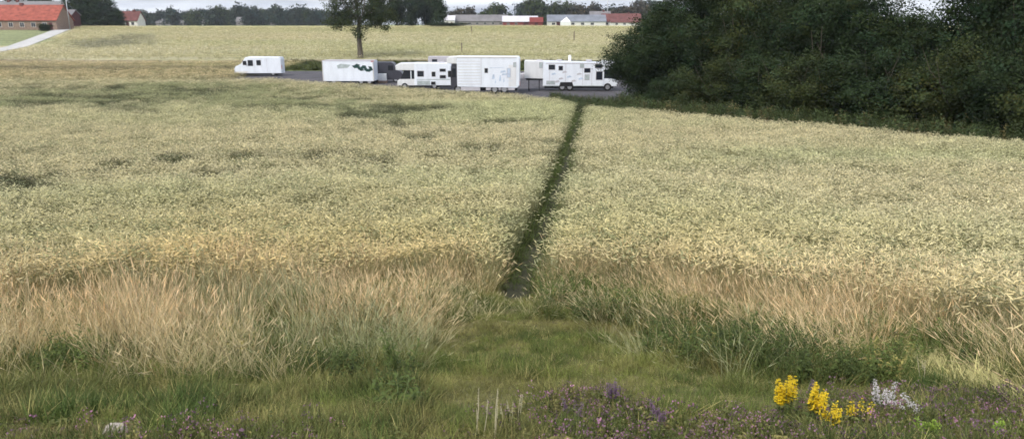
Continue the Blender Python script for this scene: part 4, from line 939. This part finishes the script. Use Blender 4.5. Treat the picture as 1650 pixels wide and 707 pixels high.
# 6 long horse lorry facing right, raised tail
e, Lh, s = vehicle('horse_lorry', 845, 990, 147.5, 'long white horse lorry facing right, its nose against the thicket', 'lorry', radians(-1))
h = Lh/2; W_ = 2.4; y0 = -W_/2; xa = -h+30*s
MB().prism([(xa,.5),(h-1.2,.5),(h-1.2,3.02),(xa,3.18)], -W_/2, W_/2, .05).build('living_box', paint, e)
MB().prism([(-h,1.35),(xa-.003,1.3),(xa-.003,3.18),(-h+.1,3.22),(-h,3.05)], -W_/2+.01, W_/2-.01, .05).build('raised_tail', paint2, e)
MB().prism([(-h-1.4,1.25),(-h+.1,1.3),(-h+.1,1.85),(-h-1.1,1.7),(-h-1.4,1.5)], -.9, .9, .04).build('tow_hitch_cover', skirt, e)
MB().prism([(h-1.25,2.25),(h-.1,2.3),(h+.15,2.7),(h-.15,3.2),(h-1.25,3.2)], -W_/2+.003, W_/2-.003, .06).build('overcab', paint, e)
MB().prism([(h-1.198,.5),(h+.25,.5),(h+.35,1.1),(h+.1,1.3),(h-1.198,1.35)], -W_/2+.06, W_/2-.06, .05).build('cab_lower', paint, e)
MB().prism([(h-1.198,1.34),(h+.1,1.3),(h-.25,2.3),(h-1.198,2.28)], -W_/2+.1, W_/2-.1, .03).build('cab_glass', glass, e)
MB().box(h-1.35, h-1.18, y0-.01, y0+.1, 1.3, 2.3).build('door_pillar', paint, e)
MB().box(h-.25, h-.1, y0-.2, y0-.02, 1.4, 1.9, .03).build('mirror', under, e)
def pc(a, b, r0, r1, **q):     # window from photo columns and rows measured above the base row
    pane(e, -h+(a-845)*s, -h+(b-845)*s, (147.5-r1)*s-.05, (147.5-r0)*s-.05, W_, **q)
pc(884, 894, 105.5, 113); pc(900, 906.5, 107.5, 114); pc(941, 950.5, 111, 117.5); pc(869, 874, 102, 110, name='vent_window', m=graf); pc(934, 940, 104, 110, name='vent_window', m=graf); pc(958, 969, 104.5, 110.5, name='overcab_window')
pc(960, 970, 116, 129, name='door_window')
pc(881, 894, 131, 136, name='locker', m=graf); pc(942, 949, 121, 129, name='vent_panel', m=graf)
MB().box(xa+.3, h-1.4, y0-.012, y0+.01, 2.9, 2.98).build('awning', skirt, e)
for i, (a0, z0) in enumerate([(.3,1.7),(.38,1.2),(.42,1.9),(.47,1.4),(.52,.95),(.58,1.7),(.60,1.2),(.34,.9)]):
    MB().prism([(-h+a0*Lh,z0),(-h+a0*Lh+.55,z0+.1),(-h+a0*Lh+.35,z0+.26),(-h+a0*Lh+.05,z0+.18)], y0-.008-.001*i, y0+.01).build('faint_print', bluep if i % 3 == 0 else skirt, e)
MB().box(xa+.2, h-.1, -W_/2+.3, W_/2-.3, .28, .55).build('chassis', under, e)
MB().box(-h+.2, xa, -1.0, 1.0, 1.15, 1.36).build('tail_underframe', under, e)
for xx in (-h+.5, xa-.4): MB().cyl((xx, -.9, 0), .05, 1.2).build('support_leg', under, e)
wheels(e, (-h+61*s, -h+73*s, h-.75), W_, .42)
MB().prism([(-h+56*s,.5),(-h+79*s,.5),(-h+77*s,.95),(-h+58*s,.95)], y0-.02, y0+.05).build('wheel_arch', under, e)
rv = MB(); rv.box(-h+71*s, -h+75.5*s, -.3, .1, 3.1, 3.78, .05); rv.build('roof_vent', cv, e)
for obj_, hh_, spots_ in ((e, 0, [(-h+40*s, .5, 3.0), (-h+66*s, 1.0, 3.0), (-h+93*s, .5, 3.0), (-h+108*s, .5, 3.0)]),):
    for (xx, z0, z1) in spots_: MB().box(xx, xx+.035, y0-.011, y0+.01, z0, z1).build('panel_seam', skirt, obj_)
MB().box(xa+.05, h-1.3, y0-.014, y0+.01, .52, .6).build('lower_rail', graf, e)
MB().box(-h+95*s, -h+101*s, y0-.25, y0+.02, .34, .40).build('step', under, e)
for xx in (-h+20*s, -h+52*s, -h+100*s): MB().box(xx, xx+.6, -.4, .3, 3.15, 3.3, .04).build('roof_hatch', skirt, e)
# 7 pale trailer behind the gap
e, Lh, s = vehicle('horse_trailer', 690, 735, 118.0, 'pale horse trailer roof showing behind the camper', 'trailer', 0)
e2 = e; h = Lh/2; W_ = 2.0
MB().box(-h, h, -1, 1, .5, 2.4, .08).build('body', skirt, e); pane(e, -h+.6, -h+1.4, 1.6, 2.0, 2.0); wheels(e, (-.4, .5), 2.0, .33); MB().tube([(-h, 0, .55), (-h-1.2, 0, .5)], [.06, .05]).build('drawbar', under, e)

# fence posts at the field edge far behind
wood = mat('weathered_wood', (.20, .16, .12), .9, 8, .25)
for i, (px, row, lab) in enumerate([(744,84,'thin wooden post on the rise above the large lorry'),(925,66,'short marker post in the far field before the thicket'),(760,54,'stubby marker post near the small white house')]):
    x, y, z = gp(px, row); p_ = empty('marker_post', (x, y, z), label=lab, cat='post', group='marker posts in the far field')
    MB().cyl((0,0,-.2), .14, 1.9+.4*(i % 2), 'z', 8, .12).build('shaft', wood, p_); MB().cyl((0,0,1.7+.4*(i % 2)), .17, .12, 'z', 8).build('cap', wood, p_)

# ------------------------------------------------------------------ foreground individuals
stone_m = mat('pale_stone', (.52, .45, .38), .9, 14, .3, .6, 40)
def stone(px, py, sx, sy, sz, label, seed=1, m=None):
    import bmesh
    x, y, z = gp(px, py); bm = bmesh.new(); bmesh.ops.create_icosphere(bm, subdivisions=3, radius=1)
    r = np.random.default_rng(seed); dirs = r.normal(size=(9, 3)); dirs /= np.linalg.norm(dirs, axis=1)[:, None]; cut = r.uniform(.62, .9, 9)
    for v in bm.verts:
        p = np.array(v.co)
        for d, c in zip(dirs, cut):
            k = p@d
            if k > c: p = p-d*(k-c)*.85
        p += .03*np.array([math.sin(9*p[1]+seed), math.sin(8*p[2]), math.sin(7*p[0])])
        v.co = (p[0]*sx, p[1]*sy, p[2]*sz)
    me = bpy.data.meshes.new('stone'); bm.to_mesh(me); bm.free(); me.materials.append(m or stone_m); me.polygons.foreach_set('use_smooth', [True]*len(me.polygons))
    o = link('stone', me); o.location = (x, y, z+sz*.45); o.rotation_euler = (0, 0, seed); tag(o, label, 'stone')
stone(184, 702, .07, .055, .052, 'pale rounded stone lying in brown soil near the lower left corner')
ylw = mat('yellow_petals', (.80, .60, .03), .6, 20, .2, transl=.25)
wht = mat('white_petals', (.62, .58, .58), .6, 20, .1, transl=.2)
prp = mat('purple_petals', (.20, .12, .19), .6, 20, .25, transl=.2)
gst = mat('plant_stem', (.13, .17, .06), .7, 10, .2)
glf = mat('plant_leaf', (.105, .145, .032), .65, 8, .3, transl=.3)
pst = mat('straw_stem', (.50, .45, .30), .8, 10, .15)
def leaf_mb(base, yaw, el, L_, w):
    d = np.array([cos(yaw)*cos(el), sin(yaw)*cos(el), sin(el)]); s = np.array([-sin(yaw), cos(yaw), 0]); p = np.array(base, float)
    P = [p, p+d*L_*.35, p+d*L_*.7-np.array([0,0,L_*.08]), p+d*L_-np.array([0,0,L_*.25])]; W4 = [.15, 1, .75, .03]; mb = MB(); vs = []; fs = []
    for q, k in zip(P, W4): vs += [q-s*w*k*.5+np.array([0,0,w*k*.12]), q-np.array([0,0,0]), q+s*w*k*.5+np.array([0,0,w*k*.12])]
    for i in range(3): fs += [(3*i, 3*i+1, 3*i+4, 3*i+3), (3*i+1, 3*i+2, 3*i+5, 3*i+4)]
    return mb.add(vs, fs)
def spike(base, top, n, size, r, spread, petals=4):
    mb = MB(); b = np.array(base); t = np.array(top)
    for i in range(n):
        k = i/n; p = b+(t-b)*k; a = i*2.4+r.uniform(-.3, .3); sp_ = spread*(1-.65*k)*r.uniform(.3, 1.1); c = p+np.array([cos(a)*sp_, sin(a)*sp_, 0])
        c[2] += r.uniform(-.5, .5)*size
        for j in range(petals):
            aa = 2*pi*j/petals+a; d = np.array([cos(aa)*.8+cos(a)*.5, sin(aa)*.8+sin(a)*.5, r.uniform(-.5, 1.1)]); d /= np.linalg.norm(d); s = np.cross(d, (0,0,1)); s /= np.linalg.norm(s)+1e-6
            L_ = size*r.uniform(.75, 1.2)*(1-.4*k); mb.add([c, c+d*L_*.6+s*L_*.32, c+d*L_, c+d*L_*.6-s*L_*.32], [(0,1,2,3)])
    return mb
def flower_plant(name, px, py, H, n, m, label, seed, size=.016, fl=26, spread=.016, wide=.08, cat='flower', group=None, leaves=7, flen=.45, stemm=None):
    r = np.random.default_rng(seed); x, y, z = gp(px, py); e = empty(name, (x, y, z), label=label, cat=cat, group=group)
    for i in range(n):
        a = r.uniform(0, 6.28); q = wide*r.uniform(.2, 1); h = H*r.uniform(.75, 1.05); b = np.array([q*.3*cos(a), q*.3*sin(a), 0]); t = np.array([q*cos(a), q*sin(a), h]); mid = (b+t)/2+np.array([cos(a), sin(a), 0])*q*.15
        MB().tube([b, mid, t], [.0035, .003, .0018], 6).build('stem', stemm or gst, e)
        bb = b*flen+t*(1-flen); spike(bb, t, fl, size, r, spread).build('flower_spike', m, e)
        for k in range(leaves):
            u = r.uniform(.08, .62); p = b+(t-b)*u; leaf_mb(p, r.uniform(0, 6.28), r.uniform(.1, .8), H*.28*r.uniform(.6, 1.2), H*.05).build('leaf', glf, e)
    return e
flower_plant('yellow_flower', 1268, 682, .28, 7, ylw, 'largest yellow flower clump, leftmost of the bright yellow ones', 1, .019, 46, .021, .085)
flower_plant('yellow_flower', 1311, 696, .27, 6, ylw, 'second tall yellow flower clump just right of the largest', 2, .019, 46, .021, .07)
flower_plant('yellow_flower', 1336, 700, .18, 5, ylw, 'low yellow flower clump in front of the two tall ones', 3, .018, 22, .017, .07)
flower_plant('yellow_flower', 1380, 692, .17, 5, ylw, 'sparse pale yellow flower clump nearest the white flowers', 4, .015, 12, .018, .10)
flower_plant('white_flower', 1418, 676, .24, 6, wht, 'tall white flower spike cluster right of the yellow flowers', 5, .015, 22, .018, .08)
flower_plant('white_flower', 1455, 682, .17, 7, wht, 'low spreading white flowers right of the tall white spikes', 6, .014, 14, .025, .12, flen=.3)
flower_plant('white_flower', 1600, 690, .10, 4, wht, 'small white flowers among purple ground cover at the lower right', 16, .013, 7, .02, .10, flen=.3)
flower_plant('purple_flower', 990, 668, .24, 6, prp, 'tallest purple flower spikes at the middle of the lower edge', 7, .013, 30, .012, .09)
flower_plant('purple_flower', 1062, 700, .19, 5, prp, 'purple flower spikes right of the tallest ones', 8, .013, 26, .012, .08)
flower_plant('purple_flower', 1305, 640, .14, 3, prp, 'small purple flower just behind the yellow clumps', 9, .012, 18, .012, .05)
flower_plant('purple_flower', 925, 690, .17, 5, prp, 'bluish purple spikes left of the tallest purple flowers', 18, .012, 20, .012, .09)
lime = mat('lime_leaf', (.30, .42, .06), .6, 10, .2, transl=.3)
flower_plant('lime_plant', 1490, 716, .15, 5, lime, 'lime green low plant at the lower edge right of the white flowers', 10, .02, 14, .018, .07, cat='plant')
flower_plant('lime_plant', 1600, 722, .15, 5, lime, 'lime green low plant nearest the lower right corner', 11, .02, 14, .018, .07, cat='plant')
def weed(px, py, H, n, label, seed, lw=.022, group=None):
    r = np.random.default_rng(seed); x, y, z = gp(px, py); e = empty('tall_weed', (x, y, z), label=label, cat='weed', group=group)
    for i in range(n):
        a = r.uniform(0, 6.28); b = np.array([.04*cos(a), .04*sin(a), 0]); t = b+np.array([.12*cos(a), .12*sin(a), H*r.uniform(.7, 1)])
        MB().tube([b, (b+t)/2, t], [.006, .005, .002], 6).build('stem', gst, e)
        for k in range(16):
            u = .1+.88*k/16; p = b+(t-b)*u; leaf_mb(p, k*2.4+r.uniform(-.3, .3), r.uniform(.1, .7), .12*(1.15-.7*u)*r.uniform(.8, 1.2), lw*(1.2-.5*u)).build('leaf', glf, e)
weed(650, 612, .5, 6, 'tall bright green leafy weed standing left of the cleared patch', 1)
weed(640, 668, .26, 6, 'low green weed below the tall leafy one', 2, .028)
weed(885, 498, .55, 4, 'green leafy weed at the right side of the path mouth', 3)
weed(1190, 552, .5, 4, 'leafy weed in the green band right of the path mouth', 4)
weed(110, 592, .45, 4, 'green weed at the foot of the dry grass near the left edge', 5)
def stalks(px, py, H, n, label, seed):
    r = np.random.default_rng(seed); x, y, z = gp(px, py); e = empty('dry_stalk', (x, y, z), label=label, cat='dry plant')
    for i in range(n):
        a = r.uniform(0, 6.28); b = np.array([.05*cos(a), .03*sin(a), 0]); t = b+np.array([.025*r.normal(), .025*r.normal(), H*r.uniform(.6, 1)])
        s_ = MB().tube([b, b*.4+t*.6+np.array([.006*r.normal(), 0, 0]), t], [.0028, .0022, .001], 6).build('stem', pst, e)
        spike(b*.3+t*.7, t*1.03, 18, .006, r, .003, 3).build('seed_head', pst, s_)
stalks(782, 712, .30, 5, 'pale dry upright stalks at the lower edge left of the purple flowers', 1)
stalks(822, 694, .26, 5, 'thin pale stalks standing just right of the palest ones', 2)
stalks(1478, 625, .30, 3, 'tall thin stalk standing before the flattened straw trail', 3)
print('crop clumps', nc)

# ------------------------------------------------------------------ air
hm_ = bpy.data.materials.new('thin_haze'); hm_.use_nodes = True; t = hm_.node_tree
t.nodes.remove(t.nodes['Principled BSDF']); pv = t.nodes.new('ShaderNodeVolumePrincipled'); pv.inputs['Color'].default_value = (.82, .87, .95, 1); pv.inputs['Density'].default_value = .00017
pv.inputs['Anisotropy'].default_value = .2; t.links.new(pv.outputs[0], t.nodes['Material Output'].inputs['Volume'])
hb = MB().box(-9100, 9100, -80, 9100, -2, 40).build('haze', hm_); tag(hb, kind='stuff', label='thin pale haze over the far fields', cat='haze')
SC.cycles.volume_bounces = 0
